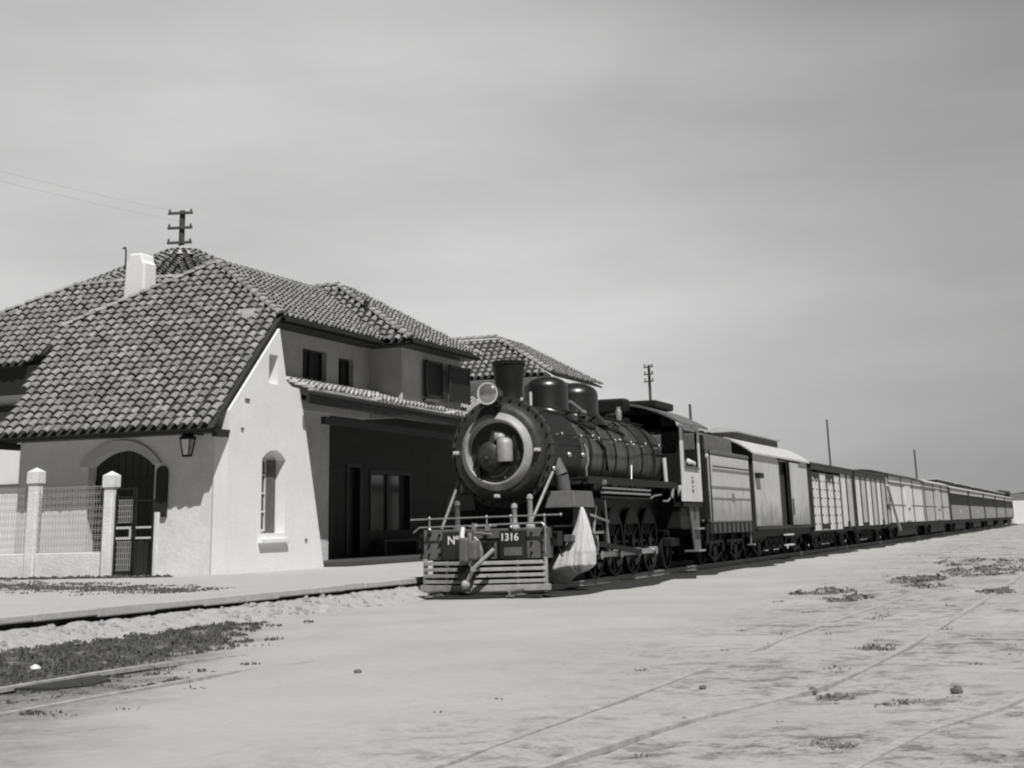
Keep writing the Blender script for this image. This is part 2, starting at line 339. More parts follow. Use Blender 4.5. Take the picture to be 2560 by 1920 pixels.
# ------------------------------------------------------------------ ground
PZ = .30      # platform level
def ground():
    mb = MB(); nx, ny = 150, 190
    xs = [-60+ (i/nx)**1*90 for i in range(nx+1)]; ys = [-4+(j/ny)**1.6*240 for j in range(ny+1)]
    from mathutils import noise
    vs = []
    for y in ys:
        for x in xs:
            h = .035*noise.noise(Vector((x*.9, y*.9, 0)))+.02*noise.noise(Vector((x*3, y*3, 4)))
            if x < -8.4: h = h*.4-.03
            vs.append((x, y, h))
    w = nx+1
    fs = [(j*w+i, j*w+i+1, (j+1)*w+i+1, (j+1)*w+i) for j in range(ny) for i in range(nx)]
    mb.add(vs, fs)
    # far apron out to the horizon
    a = len(mb.v); X0, X1, Y0, Y1 = -60, 30, -4, 236
    mb.add([(-3000, -3000, -.1), (3000, -3000, -.1), (3000, 4000, -.1), (-3000, 4000, -.1), (X0, Y0, -.08), (X1, Y0, -.08), (X1, Y1, -.08), (X0, Y1, -.08)],
           [(0, 1, 5, 4), (1, 2, 6, 5), (2, 3, 7, 6), (3, 0, 4, 7)])
    M_ = bpy.data.materials.new('sandy_ground'); M_.use_nodes = True; t = M_.node_tree; b = t.nodes['Principled BSDF']; b.inputs['Roughness'].default_value = .95; b.inputs['Specular IOR Level'].default_value = .1
    g = t.nodes.new('ShaderNodeNewGeometry'); sx = t.nodes.new('ShaderNodeSeparateXYZ'); t.links.new(g.outputs['Position'], sx.inputs[0])
    def noi(sc, det=6, ro=.6, vec=None):
        n = t.nodes.new('ShaderNodeTexNoise'); n.inputs['Scale'].default_value = sc; n.inputs['Detail'].default_value = det; n.inputs['Roughness'].default_value = ro
        t.links.new(vec or g.outputs['Position'], n.inputs['Vector']); return n.outputs[0]
    def mr(x, a_, b_, c, d, smooth=True):
        n = t.nodes.new('ShaderNodeMapRange'); n.interpolation_type = 'SMOOTHSTEP' if smooth else 'LINEAR'
        for i, q in enumerate((a_, b_, c, d)): n.inputs[i+1].default_value = q
        t.links.new(x, n.inputs[0]); return n.outputs[0]
    def mt(op, p, q):
        n = t.nodes.new('ShaderNodeMath'); n.operation = op
        for i, z in enumerate((p, q)):
            if isinstance(z, (int, float)): n.inputs[i].default_value = z
            else: t.links.new(z, n.inputs[i])
        return n.outputs[0]
    base = mt('MULTIPLY', mr(noi(.35, 4), .3, .7, .92, 1.06), mr(noi(9), .3, .75, .96, 1.03))
    # worn sandy middle stays even; the yard to the right is mottled with dry weeds
    right = mr(mt('ADD', sx.outputs[0], mt('MULTIPLY', sx.outputs[1], .06)), -4.6, -1.5, 0, 1)
    spots = mr(noi(3.2, 8, .75), .46, .62, 0, 1); fine = mr(noi(14, 8, .8), .46, .62, 0, 1)
    patch = mr(noi(.45, 3), .38, .58, .3, 1)
    weeds = mt('MULTIPLY', mt('MULTIPLY', right, patch), mt('ADD', mt('MULTIPLY', spots, .52), mt('MULTIPLY', fine, .30)))
    # dark turf on the left beside the platform
    edge = mt('ADD', mt('ADD', sx.outputs[0], mt('MULTIPLY', sx.outputs[1], .42)), mt('MULTIPLY', noi(1.0, 7, .7), 2.4))
    lft = mr(edge, -2.2, -.7, 1, 0)
    lf2 = mr(mt('ADD', sx.outputs[1], mt('MULTIPLY', noi(.9), 3)), 18.5, 22.0, 1, 0)
    near = mr(sx.outputs[1], 9.6, 11.2, .62, 1)
    turf = mt('MULTIPLY', mt('MULTIPLY', mt('MULTIPLY', lft, near), lf2), mt('ADD', mr(noi(3.0, 9, .85), .34, .58, .28, .72), mr(noi(17, 6, .8), .42, .58, 0, .24)))
    val = mt('MULTIPLY', mt('MULTIPLY', base, .39), mt('SUBTRACT', 1.0, weeds)); val = mt('MULTIPLY', val, mt('SUBTRACT', 1.0, turf))
    cc = t.nodes.new('ShaderNodeCombineColor'); t.links.new(val, cc.inputs[0]); t.links.new(mt('MULTIPLY', val, .995), cc.inputs[1]); t.links.new(mt('MULTIPLY', val, .97), cc.inputs[2])
    t.links.new(cc.outputs[0], b.inputs['Base Color'])
    bp = t.nodes.new('ShaderNodeBump'); bp.inputs['Strength'].default_value = .5; bp.inputs['Distance'].default_value = .03
    t.links.new(mt('ADD', noi(7, 8, .7), mt('MULTIPLY', noi(40, 4), .4)), bp.inputs['Height']); t.links.new(bp.outputs[0], b.inputs['Normal'])
    o = mb.build('ground', M_, None, smooth=180, fix=False); tag(o, 'pale dusty railway yard ground with worn sand in front of the engine', None, kind='structure')
ground()

def rock(mb, c, s_, rnd):
    n = len(mb.v); mb.sphere((0, 0, 0), 1, 7, 5); ax_ = [rnd.uniform(.7, 1.3) for _ in range(3)]; an = rnd.uniform(0, 6.28)
    for i in range(n, len(mb.v)):
        p = mb.v[i]; k = 1+.45*(((i*37+int(c[1]*91)) % 17)/17-.5)
        x, y, z = p.x*ax_[0]*k, p.y*ax_[1]*k, p.z*ax_[2]*.75*k
        mb.v[i] = Vector((c[0]+s_*(x*math.cos(an)-y*math.sin(an)), c[1]+s_*(x*math.sin(an)+y*math.cos(an)), c[2]+s_*z))
def platform():
    r = thing('station_platform', (-15, 28, 0), 'low white station platform with rough stone edge running past the engine', 'platform')
    XE = -11.78
    sl = MB().box(-34, XE, 4, 62, .215, PZ)
    o = sl.build('platform_top', MAT['paving'], r, bevel=.012)
    rnd = random.Random(5)
    st = MB()
    for k in range(520):
        yy = 8+rnd.random()**1.3*24; q = rnd.random(); sc = rnd.uniform(.025, .075)*(1.25-.5*q)
        rock(st, (XE+.02+q*.62, yy, .135-.17*q), sc*.9, rnd)
    from mathutils import noise as _nz
    bk_ = MB(); vs = []; ny_ = 420; prof_ = [(-.08, .10), (.02, .155), (.14, .12), (.28, .085), (.42, .045), (.56, .005), (.72, -.05)]
    for j in range(ny_+1):
        yy = 6+j*.065
        for (dx, z) in prof_: vs.append((XE+dx+.05*_nz.noise(Vector((yy*1.3, dx, 0))), yy, z+.035*_nz.noise(Vector((yy*2.6, dx*5, 2)))+.02*_nz.noise(Vector((yy*8, dx*14, 5)))))
    q_ = len(prof_); bk_.add(vs, [(j*q_+i, j*q_+i+1, (j+1)*q_+i+1, (j+1)*q_+i) for j in range(ny_) for i in range(q_-1)])
    bk_.build('rubble_bank', MAT['bank'], r, smooth=60)
    ro = st.build('rubble_footing', MAT['stone'], r); ro['kind'] = 'stuff'
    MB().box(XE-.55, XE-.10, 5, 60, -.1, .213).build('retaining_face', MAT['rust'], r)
    cp = MB(); y = 5
    while y < 60:
        w = rnd.uniform(.8, 1.5); cp.box(XE+.003, XE+.05+rnd.uniform(-.02, .025), y+.004, y+w-.004, .205+rnd.uniform(-.02, .02), PZ+.006+rnd.uniform(-.012, .006)); y += w
    cp.build('coping_stones', MAT['edging'], r, bevel=.02)
platform()

# ------------------------------------------------------------------ station building
st = thing('railway_station', (-19, 40, PZ), 'whitewashed station building with steep clay tile hip roofs and a side wall cut along a shadow edge', 'building')
A_ = .9098
def fz(y): return 3.5+(y-30.75)*A_
XL, XR = -24.35, -18.22
hipz = 8.09
GOFF[0] = Vector((-.10, .15, .01))
# facade with arched doorway
fac = MB().prism([(x, 31.3, z) for x, z in [(-23.85, PZ-.1), (-18.525, PZ-.1), (-18.525, 4.02), (-23.85, 4.02)]], (0, .35, 0)).build('end_wall', MAT['endplaster'], st)
cut(fac, [MB().prism([(x, 31.1, z) for x, z in arch(-21.9, -20.1, PZ-.2, 2.72, 3.08)], (0, .8, 0))])
fac.name = 'end_wall'
dr = MB(); k = 0
for i in range(9):
    x = -21.9+i*.2; dr.box(x+.006, x+.194, 31.62, 31.66, PZ, 3.06)
d0 = dr.build('door', MAT['wood'], st, bevel=.006)
MB().box(-21.9, -20.1, 31.60, 31.62, 1.3, 1.42).box(-21.9, -20.1, 31.60, 31.62, 2.3, 2.42).build('door_rail', MAT['wood'], d0)
MB().sphere((-20.95, 31.58, 1.35), .03).build('door_knob', MAT['steel'], d0)
# arch moulding over the door (its own shallow projecting band)
o_ = arch(-22.12, -19.9, 2.50, 2.74, 3.30, 18); i_ = arch(-21.9, -20.1, 2.50, 2.72, 3.08, 18)
mo = MB(); no = o_[2:]; ni = i_[2:]
for k in range(len(no)-1):
    mo.prism([(no[k][0], 31.22, no[k][1]), (no[k+1][0], 31.22, no[k+1][1]), (ni[k+1][0], 31.22, ni[k+1][1]), (ni[k][0], 31.22, ni[k][1])], (0, .11, 0))
mo.build('door_arch_moulding', MAT['trim'], st)
MB().prism([(x, 31.24, z) for x, z in arch(-20.02, -19.72, 1.55, 2.5, 2.68)], (0, .058, 0)).build('shadow_plate', MAT['wood'], st)  # added dark plate standing in for a rounded shadow on the wall
GOFF[0] = Vector((0, 0, 0))
# left side wall and inner body
MB().box(-23.85, -23.5, 34.4, 45.0, PZ-.1, 6.1).build('rear_wall', MAT['plaster'], st)
# side wall with two niches; slanted right edge shaped along a cast-shadow line
but = [(31.40, PZ-.1), (31.40, 3.86), (33.72, 5.96), (34.12, 4.72), (34.42, 4.60), (34.84, 4.58), (35.7, 2.0), (36.28, PZ-.1)]
bw_ = MB().prism([(-18.62, y, z) for y, z in but], (.36, 0, 0)).build('shadow_edge_wall', MAT['plaster'], st)
def xprism(pts, x0, x1): return MB().prism([(x0, y, z) for y, z in pts], (x1-x0, 0, 0))
cut(bw_, [xprism(arch(32.98, 34.15, 1.15, 2.82, 3.05), -18.56, -18.1), xprism([(33.22, 4.60), (33.68, 4.60), (33.68, 5.30), (33.22, 5.30)], -18.58, -18.1)])
bw_.name = 'shadow_edge_wall'
# slot window in arched niche
w_ = MB().box(-18.555, -18.545, 33.0, 33.62, 1.2, 2.86).build('niche_window', MAT['glass'], st)
fr = MB()
for y in (33.0, 33.34, 33.60): fr.box(-18.545, -18.515, y, y+.04, 1.2, 2.84)
for z in (1.2, 1.62, 2.04, 2.46, 2.8): fr.box(-18.545, -18.51, 33.0, 33.64, z, z+.045)
fr.build('window_frame', MAT['paint_frame'], w_)
MB().box(-18.55, -18.52, 33.66, 34.13, 1.17, 2.84).build('niche_shutter', MAT['woodg'], st)
MB().box(-18.30, -18.16, 32.86, 34.25, .93, 1.03).build('niche_ledge', MAT['plaster'], st, bevel=.01)
MB().box(-18.575, -18.56, 33.24, 33.46, 4.62, 5.28).build('loft_vent', MAT['wood'], st)
for (y, z, w2) in ((32.1, 4.12, .10), (31.95, 3.45, .05), (35.2, .95, .05)):
    MB().box(-18.265, -18.235, y, y+w2*2, z, z+.05).build('wall_hook', MAT['woodg'], st)
# upper storey side wall (set back) with window openings
uw = MB().box(-19.35, -19.0, 33.75, 40.49, 4.2, 6.52).build('upper_wall', MAT['plaster_old'], st)
cut(uw, [MB().box(-19.8, -18.5, 36.36, 37.75, 4.86, 5.80), MB().box(-19.8, -18.5, 38.48, 39.42, 4.80, 5.74)]); uw.name = 'upper_wall'
for (a, b_, z0, z1) in ((36.36, 37.75, 4.86, 5.80), (38.48, 39.42, 4.80, 5.74)):
    w_ = MB().box(-19.22, -19.2, a, b_, z0, z1).build('window', MAT['dark'], st)
    f_ = MB(); f_.box(-19.2, -19.14, a, a+.06, z0, z1).box(-19.2, -19.14, b_-.06, b_, z0, z1).box(-19.2, -19.14, a, b_, z0, z0+.05).box(-19.2, -19.14, a, b_, z1-.05, z1).box(-19.2, -19.14, (a+b_)/2-.03, (a+b_)/2+.03, z0, z1)
    f_.build('frame', MAT['wood'], w_)
# wing walls
MB().box(-19.4, -18.35, 40.50, 40.85, 4.2, 6.5).build('wing_end_wall', MAT['plaster_old'], st)
ww = MB().box(-18.348, -18.0, 40.50, 45.0, 4.2, 6.45).build('wing_wall', MAT['plaster_old'], st)
cut(ww, [MB().box(-18.9, -17.6, 42.2, 43.5, 4.95, 5.9)]); ww.name = 'wing_wall'
w_ = MB().box(-18.25, -18.23, 42.2, 43.5, 4.95, 5.9).build('window', MAT['dark'], st)
def shutter(y0, y1, x, z0=4.86, z1=5.92):
    s_ = MB(); n = 13
    s_.box(x-.02, x+.02, y0, y0+.08, z0, z1).box(x-.02, x+.02, y1-.08, y1, z0, z1).box(x-.02, x+.02, y0, y1, z0, z0+.07).box(x-.02, x+.02, y0, y1, z1-.07, z1)
    for i in range(n): z = z0+.08+(z1-z0-.16)*i/n; s_.obox((x, (y0+y1)/2, z+.03), (0, (y1-y0)/2-.06, 0), (.012, 0, -.028), (.004, 0, .004))
    s_.box(x-.014, x-.008, y0, y1, z0, z1)
    return s_.build('shutter', MAT['wood'], st)
shutter(41.95, 43.20, -17.88); shutter(43.32, 45.0, -17.70, 4.80, 5.88)
MB().cyl((-17.72, 43.28, 5.0), (-17.72, 43.28, 4.45), .035).build('drain_pipe', MAT['pole'], st)
MB().box(-18.02, -17.86, 42.0, 42.9, 4.72, 4.80).build('window_sill', MAT['woodg'], st)
# porch under the canopy
MB().box(-19.6, -19.3, 34.0, 38.56, PZ-.1, 4.75).build('porch_side_wall', MAT['plaster_old'], st)
MB().box(-20.9, -19.302, 38.2, 38.555, PZ-.1, 4.6).build('porch_jamb', MAT['plaster_old'], st) if False else None
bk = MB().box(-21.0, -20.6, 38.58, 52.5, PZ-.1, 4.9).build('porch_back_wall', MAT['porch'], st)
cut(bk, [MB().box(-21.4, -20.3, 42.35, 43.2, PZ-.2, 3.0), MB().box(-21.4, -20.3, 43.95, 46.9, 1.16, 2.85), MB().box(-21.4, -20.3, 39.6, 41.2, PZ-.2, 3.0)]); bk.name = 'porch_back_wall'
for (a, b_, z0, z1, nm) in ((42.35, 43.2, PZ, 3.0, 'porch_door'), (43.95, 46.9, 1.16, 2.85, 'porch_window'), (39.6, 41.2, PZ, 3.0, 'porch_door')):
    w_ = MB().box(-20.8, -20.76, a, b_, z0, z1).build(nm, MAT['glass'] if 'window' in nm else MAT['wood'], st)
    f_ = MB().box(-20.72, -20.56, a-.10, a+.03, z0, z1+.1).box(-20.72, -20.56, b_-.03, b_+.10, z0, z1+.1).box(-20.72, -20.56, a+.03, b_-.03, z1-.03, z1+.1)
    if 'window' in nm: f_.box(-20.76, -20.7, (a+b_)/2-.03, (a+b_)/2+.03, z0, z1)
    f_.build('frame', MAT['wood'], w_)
MB().box(-20.598, -17.75, 36.6, 52.5, PZ+.004, PZ+.13).build('porch_shade_step', MAT['floor'], st, bevel=.02)  # dark raised floor added where the canopy shadow lies
MB().box(-20.59, -20.15, 44.0, 46.6, .82, .88).box(-20.59, -20.15, 44.05, 44.15, PZ+.13, .82).box(-20.59, -20.15, 46.45, 46.55, PZ+.13, .82).build('porch_bench', MAT['woodg'], st)
# canopy lean-to
cn = roof('canopy_roof', [[(-17.95, 34.72, 4.54), (-17.55, 45.2, 4.36), (-19.0, 45.2, 4.84), (-19.0, 34.72, 4.92)],
                     [(-17.55, 45.2, 4.36), (-17.45, 52.4, 4.26), (-21.0, 52.4, 5.74), (-21.0, 45.2, 5.80)]], st, thick=.07, seed=31, under=MAT['woodg'], tilem='tilesunlit')
MB().prism([(-17.99, 34.75, 4.22), (-17.56, 45.2, 4.06), (-17.56, 45.2, 4.29), (-17.99, 34.75, 4.46)], (-.05, 0, 0)).prism([(-17.56, 45.2, 4.06), (-17.46, 52.4, 3.96), (-17.46, 52.4, 4.19), (-17.56, 45.2, 4.29)], (-.05, 0, 0)).build('canopy_fascia', MAT['wood'], st)
ed = MB(); y = 34.74
while y < 52.3:
    x = -17.95+(y-34.72)*.03 if y < 45.2 else -17.56
    z = 4.545-(y-34.72)*.0165; ed.bar((x+.03, y, z), (x+.05, y+.40, z-.0066), .16, .05); y += .42
ed.build('eave_edge_tiles', MAT['mortar'], st, bevel=.015)
rf = MB()
for i in range(16): y = 35.2+i*1.1; rf.bar((-18.05, y, 4.36-.01*i), (-20.55, y, 4.75), .08, .10)
rf.build('canopy_rafters', MAT['wood'], st)
MB().box(-17.95, -17.75, 51.9, 52.1, PZ+.13, 4.1).build('canopy_post', MAT['wood'], st)
MB().bar((-18.2, 36.0, 3.88), (-17.9, 44.5, 3.78), .12, .18).build('canopy_beam', MAT['wood'], st)
# rear storey behind the canopy
MB().box(-24, -21.002, 45.2, 52.55, PZ, 6.0).build('rear_block', MAT['plaster'], st)
# interior mass so that no daylight leaks through
MB().box(-23.4, -21.3, 36.5, 45.1, 2.0, 6.1).build('inner_core', MAT['dark'], st)
# roofs
main = roof('main_roof', [
    [(-24.08, 30.75, 3.5), (XR, 30.75, 3.5), (XR, 33.85, fz(33.85)), (-21.3, 35.8, hipz), (-24.75, 33.95, fz(33.95))],
    [(-18.25, 33.80, 6.25), (-18.30, 45.1, 6.25), (-21.3, 45.1, 8.10), (-21.3, 35.8, 8.10)],
    [(-24.75, 33.95, fz(33.95)), (-21.3, 35.8, 8.09), (-21.3, 45.1, 8.09), (-24.75, 45.1, fz(33.95))]], st, seed=3,
    ridges=[((XR-.03, 33.78, fz(33.78)+.02), (-21.3, 35.8, hipz+.03)), ((-24.75, 33.93, fz(33.93)+.03), (-21.3, 35.8, hipz+.03)), ((-21.3, 35.8, 8.1), (-21.3, 42.3, 8.12))])
roof('wing_roof', [
    [(-18.55, 39.85, 6.25), (-17.4, 39.85, 6.25), (-20.8, 42.1, 8.27), (-21.75, 42.1, 8.27), (-21.3, 41.8, 8.0)],
    [(-17.4, 39.85, 6.25), (-17.4, 45.1, 6.25), (-20.8, 42.85, 8.27), (-20.8, 42.1, 8.27)],
    [(-17.4, 45.1, 6.25), (-20.8, 42.85, 8.27), (-23, 42.85, 8.27), (-23, 45.1, 6.25)]], st, seed=9,
    ridges=[((-17.4, 39.85, 6.27), (-20.8, 42.1, 8.29)), ((-20.8, 42.1, 8.3), (-22.2, 42.1, 8.3)), ((-18.55, 39.87, 6.30), (-21.75, 42.1, 8.20)), ((-17.4, 45.1, 6.27), (-20.8, 42.85, 8.29))])
MB().cyl((-19.35, 41.0, 6.9), (-19.35, 41.0, 7.62), .09).build('vent_pipe', MAT['wood'], st)
# far block
MB().box(-24, -18.0, 53.1, 58.0, PZ-.1, 6.3).build('far_block', MAT['plaster'], st)
roof('far_roof', [
    [(-25, 52.6, 6.35), (-17.5, 52.6, 6.35), (-20.25, 54.35, 7.92), (-22.3, 54.35, 7.92)],
    [(-17.5, 52.6, 6.35), (-17.5, 58.5, 6.35), (-20.25, 56.7, 7.92), (-20.25, 54.35, 7.92)]], st, seed=15,
    ridges=[((-17.5, 52.6, 6.37), (-20.25, 54.35, 7.95)), ((-20.25, 54.35, 7.95), (-22.3, 54.35, 7.95)), ((-17.5, 58.5, 6.37), (-20.25, 56.7, 7.95))])
# back left block with a dark board standing in for its eave shadow
MB().box(-36, -24.6, 36.1, 36.50, 5.05, 5.80).build('eave_shade_board', MAT['wood'], st)
b2 = MB().box(-36, -23.855, 36.502, 40.8, PZ-.1, 5.85).build('back_wall', MAT['plaster'], st)
roof('back_roof', [[(-34, 36.0, 5.85), (-27.55, 36.0, 5.85), (-27.04, 36.26, 6.11), (-26.9, 37.06, 6.90), (-26.0, 37.70, 7.54), (-22.2, 38.2, 8.03), (-22.2, 38.45, 8.28), (-27.7, 38.45, 8.28)], [(-22.2, 38.45, 8.28), (-27.7, 38.45, 8.28), (-34, 41.0, 5.85), (-22.2, 41, 5.85)]], st, seed=21,
     ridges=[((-34, 36.0, 5.88), (-27.7, 38.45, 8.31)), ((-27.7, 38.45, 8.31), (-22.2, 38.45, 8.31))])
MB().box(-28.9, -27.9, 36.32, 36.5, 4.35, 4.75).build('back_window', MAT['dark'], st)
MB().box(-36, -24.2, 36.42, 36.50, 2.55, 2.63).build('wall_string_course', MAT['woodg'], st)
MB().box(-27.9, -24.5, 37.7, 37.9, 5.0, 7.4).box(-27.9, -27.7, 36.6, 37.7, 5.0, 6.4).build('recess_shade_wall', MAT['dark'], st)  # dark panels fill the cut roof corner in place of its shadow
# turret with a round tiled cone
cx, cy, cz, CR = -26.9, 43.0, 10.15, 4.2
polys = []; K = 18
cone = MB()
for i in range(K):
    a0 = 2*math.pi*i/K; a1 = 2*math.pi*(i+1)/K
    polys.append([(cx, cy, cz), (cx+CR*math.cos(a0), cy+CR*math.sin(a0), cz-CR*.45), (cx+CR*math.cos(a1), cy+CR*math.sin(a1), cz-CR*.45)])
tr = roof('turret_roof', polys, st, seed=61, thick=.1, dv=.25)
MB().lathe([(.02, .02), (.25, -.05), (.62, -.24), (.9, -.40)], (cx, cy, cz+.06)).build('cone_cap', MAT['mortar'], tr, smooth=60)
MB().cyl((cx, cy, 5), (cx, cy, cz-CR*.45-.05), CR-1.2, n=32).build('turret_wall', MAT['plaster'], st, smooth=40)
# eave boards / soffits
MB().box(-24.25, -18.25, 30.85, 31.445, 3.36, 3.42).build('eave_soffit', MAT['wood'], st)
MB().box(-18.995, -18.40, 33.85, 39.9, 6.14, 6.18).build('eave_soffit', MAT['wood'], st)
MB().box(-17.995, -17.48, 39.95, 45.0, 6.14, 6.18).box(-18.9, -17.996, 39.95, 40.495, 6.14, 6.18).build('eave_soffit', MAT['wood'], st)
MB().box(-18.40, -18.24, 30.9, 31.395, 3.26, 3.355).build('eave_beam', MAT['wood'], st)
for x in (-24.1,): MB().box(x-.06, x+.06, 30.8, 31.8, 3.2, 3.355).build('eave_bracket', MAT['wood'], st)
# chimney
ch = MB().prism([(-23.88, 35.25, 6.9), (-23.20, 35.25, 6.9), (-23.23, 35.25, 8.22), (-23.30, 35.25, 8.30), (-23.34, 35.25, 8.50), (-23.72, 35.25, 8.50), (-23.78, 35.25, 8.30), (-23.83, 35.25, 8.22)], (0, .6, 0)).build('chimney', MAT['plaster'], main, bevel=.05)
MB().tube([(-23.86, 35.3, 8.1), (-23.87, 35.3, 8.62), (-23.9, 35.3, 8.70), (-23.97, 35.3, 8.66)], .022).build('flue_hook', MAT['iron'], main)
# lantern
GOFF[0] = Vector((-.10, .15, .01))
ln = MB(); c = (-19.02, 30.92)
MB().box(c[0]+.12, c[0]+.18, 30.9, 31.3, 3.32, 3.38).build('lantern_bracket', MAT['iron'], st)
lg = MB().lathe([(.10, 2.88), (.165, 3.22)], (c[0], c[1], 0), n=4); l0 = lg.build('lantern', MAT['lens'], st)
b_ = MB()
for i in range(4):
    t = 2*math.pi*i/4; v0 = Vector((0, 0, 1)).orthogonal().normalized(); w0 = Vector((0, 0, 1)).cross(v0); e = v0*math.cos(t)+w0*math.sin(t)
    b_.bar(Vector((c[0], c[1], 2.86))+e*.105, Vector((c[0], c[1], 3.24))+e*.175, .022, .022)
b_.lathe([(.12, 2.84), (.12, 2.88)], (c[0], c[1], 0), n=4).lathe([(.20, 3.22), (.19, 3.27), (.08, 3.36), (.08, 3.40), (.02, 3.43)], (c[0], c[1], 0), n=4).build('lantern_frame', MAT['iron'], l0)

GOFF[0] = Vector((0, 0, 0))
# ------------------------------------------------------------------ fence and gate
FY = 30.25
def post(x, y, h, w, label):
    t = thing('fence_post', (x, y, PZ), label, 'fence post', 'concrete fence posts by the station door')
    MB().box(x-w/2, x+w/2, y-w/2, y+w/2, PZ-.05, PZ+h-.36).build('shaft', MAT['concrete'], t, bevel=.02)
    hd = MB().box(x-w/2-.03, x+w/2+.03, y-w/2-.03, y+w/2+.03, PZ+h-.36, PZ+h-.10)
    hd.add([(x-w/2-.03, y-w/2-.03, PZ+h-.10), (x+w/2+.03, y-w/2-.03, PZ+h-.10), (x+w/2+.03, y+w/2+.03, PZ+h-.10), (x-w/2-.03, y+w/2+.03, PZ+h-.10), (x, y, PZ+h)], [(0, 1, 4), (1, 2, 4), (2, 3, 4), (3, 0, 4)])
    hd.build('pointed_cap', MAT['concrete'], t, bevel=.008)
post(-22.55, FY, 2.42, .24, 'tall pointed concrete fence post left of the arched door')
post(-20.50, FY-.05, 2.27, .23, 'shorter pointed concrete post standing right beside the iron gate')
post(-25.2, FY, 2.42, .24, 'pointed concrete fence post at the far left end of the mesh')
pl = MB().box(-26.5, -22.70, FY-.08, FY+.08, PZ, .84).box(-22.40, -20.65, FY-.08, FY+.08, PZ, .84).build('low_wall', MAT['concrete'], None, bevel=.015)
tag(pl, 'low white concrete wall under the wire mesh between the posts', 'low wall')
def meshpanel(x0, x1, z0, z1, y, label, group, dx=.075, hz=9):
    mb = MB(); n = int((x1-x0)/dx); rnd = random.Random(int(x0*10))
    for i in range(n+1):
        x = x0+(x1-x0)*i/n; mb.cyl((x, y, z0), (x+rnd.uniform(-.015, .015), y, z1), .0055, n=4, caps=False)
    for j in range(hz+1):
        z = z0+(z1-z0)*j/hz; mb.cyl((x0, y, z), (x1, y, z), .009, n=4, caps=False)
    for j in range(hz*2): z = z0+(z1-z0)*(j+.5)/(hz*2); mb.cyl((x0, y, z), (x1, y, z), .0045, n=4, caps=False)
    o = mb.build('wire_mesh', MAT['wire'], None, fix=False); tag(o, label, 'wire fence', group); return o
meshpanel(-25.06, -22.70, .86, 2.25, FY, 'woven wire mesh panel left of the tall concrete post', 'wire mesh panels')
meshpanel(-22.40, -20.66, .86, 2.25, FY-.02, 'woven wire mesh panel between the two concrete posts', 'wire mesh panels')
g = thing('iron_gate', (-20.2, FY, PZ), 'narrow iron gate of bars and mesh beside the concrete post', 'gate')
GY = FY-.1
f_ = MB()
for x in (-20.30, -19.86, -19.80, -19.36): f_.cyl((x, GY, PZ+.02), (x, GY, 2.18 if x < -19.5 else 1.92), .028)
for z in (2.16, 1.98, PZ+.1): f_.cyl((-20.30, GY, z), (-19.86, GY, z), .022)
for z in (1.9, .36): f_.cyl((-19.80, GY, z), (-19.36, GY, z), .018)
f_.build('gate_frame', MAT['iron'], g, smooth=40)
f_ = MB()
for z in (1.34, 1.12): f_.box(-20.28, -19.90, GY-.02, GY+.02, z-.025, z+.025).box(-19.78, -19.36, GY-.015, GY+.015, z-.02, z+.02)
f_.box(-19.94, -19.90, GY-.021, GY+.021, 1.12, 1.34); f_.build('lock_rail', MAT['silver'], g)
for (za, zb, k) in ((1.45, 1.93, 5), (.45, 1.05, 6)):
    f_ = MB()
    for i in range(8): x = -20.28+.38*i/7; f_.cyl((x, GY, za), (x, GY, zb), .008, n=5)
    for i in range(k): z = za+(zb-za)*i/(k-1); f_.cyl((-20.28, GY, z), (-19.9, GY, z), .005, n=5)
    f_.build('gate_mesh', MAT['wire'], g, fix=False)
MB().box(-19.42, -19.31, GY+.1, GY+.2, PZ, 1.65).build('gate_post', MAT['concrete'], g, bevel=.01)

# ------------------------------------------------------------------ tracks
def rail(name, pts, label, group, h=.12, z=None, tie=True):
    mb = MB(); w = .035
    for (p, q) in zip(pts[:-1], pts[1:]):
        mb.bar((p[0], p[1], p[2]+h*.86), (q[0], q[1], q[2]+h*.86), w*2, h*.28); mb.bar((p[0], p[1], p[2]+h*.4), (q[0], q[1], q[2]+h*.4), w*.7, h*.7); mb.bar((p[0], p[1], p[2]+.01), (q[0], q[1], q[2]+.01), w*3.4, .02)
    return mb
XA = -10.28
tk = thing('railway_track', (XA, 26.5, 0), 'steel track with sleepers beneath the engine and its train', 'railway track')
for sx in (-.75, .75): rail('rail', [(XA+sx, 25.9, .0), (XA+sx, 215, .0)], '', '').build('rail', MAT['rail'], tk)
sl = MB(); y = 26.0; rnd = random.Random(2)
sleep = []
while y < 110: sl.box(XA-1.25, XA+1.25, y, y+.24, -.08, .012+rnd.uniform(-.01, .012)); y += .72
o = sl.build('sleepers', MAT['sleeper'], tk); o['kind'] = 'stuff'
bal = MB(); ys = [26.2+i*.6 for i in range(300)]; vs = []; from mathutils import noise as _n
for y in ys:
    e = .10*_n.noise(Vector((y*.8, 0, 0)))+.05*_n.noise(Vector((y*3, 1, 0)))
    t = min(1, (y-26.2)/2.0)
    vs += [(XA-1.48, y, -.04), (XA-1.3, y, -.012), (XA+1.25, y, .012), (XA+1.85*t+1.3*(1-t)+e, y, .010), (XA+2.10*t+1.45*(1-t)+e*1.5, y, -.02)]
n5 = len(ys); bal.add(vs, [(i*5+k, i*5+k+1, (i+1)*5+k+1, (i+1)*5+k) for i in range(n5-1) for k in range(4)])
bo = bal.build('ballast', MAT['ballast'], None); tag(bo, 'dark oil stained ballast strip under the train', None, kind='structure')
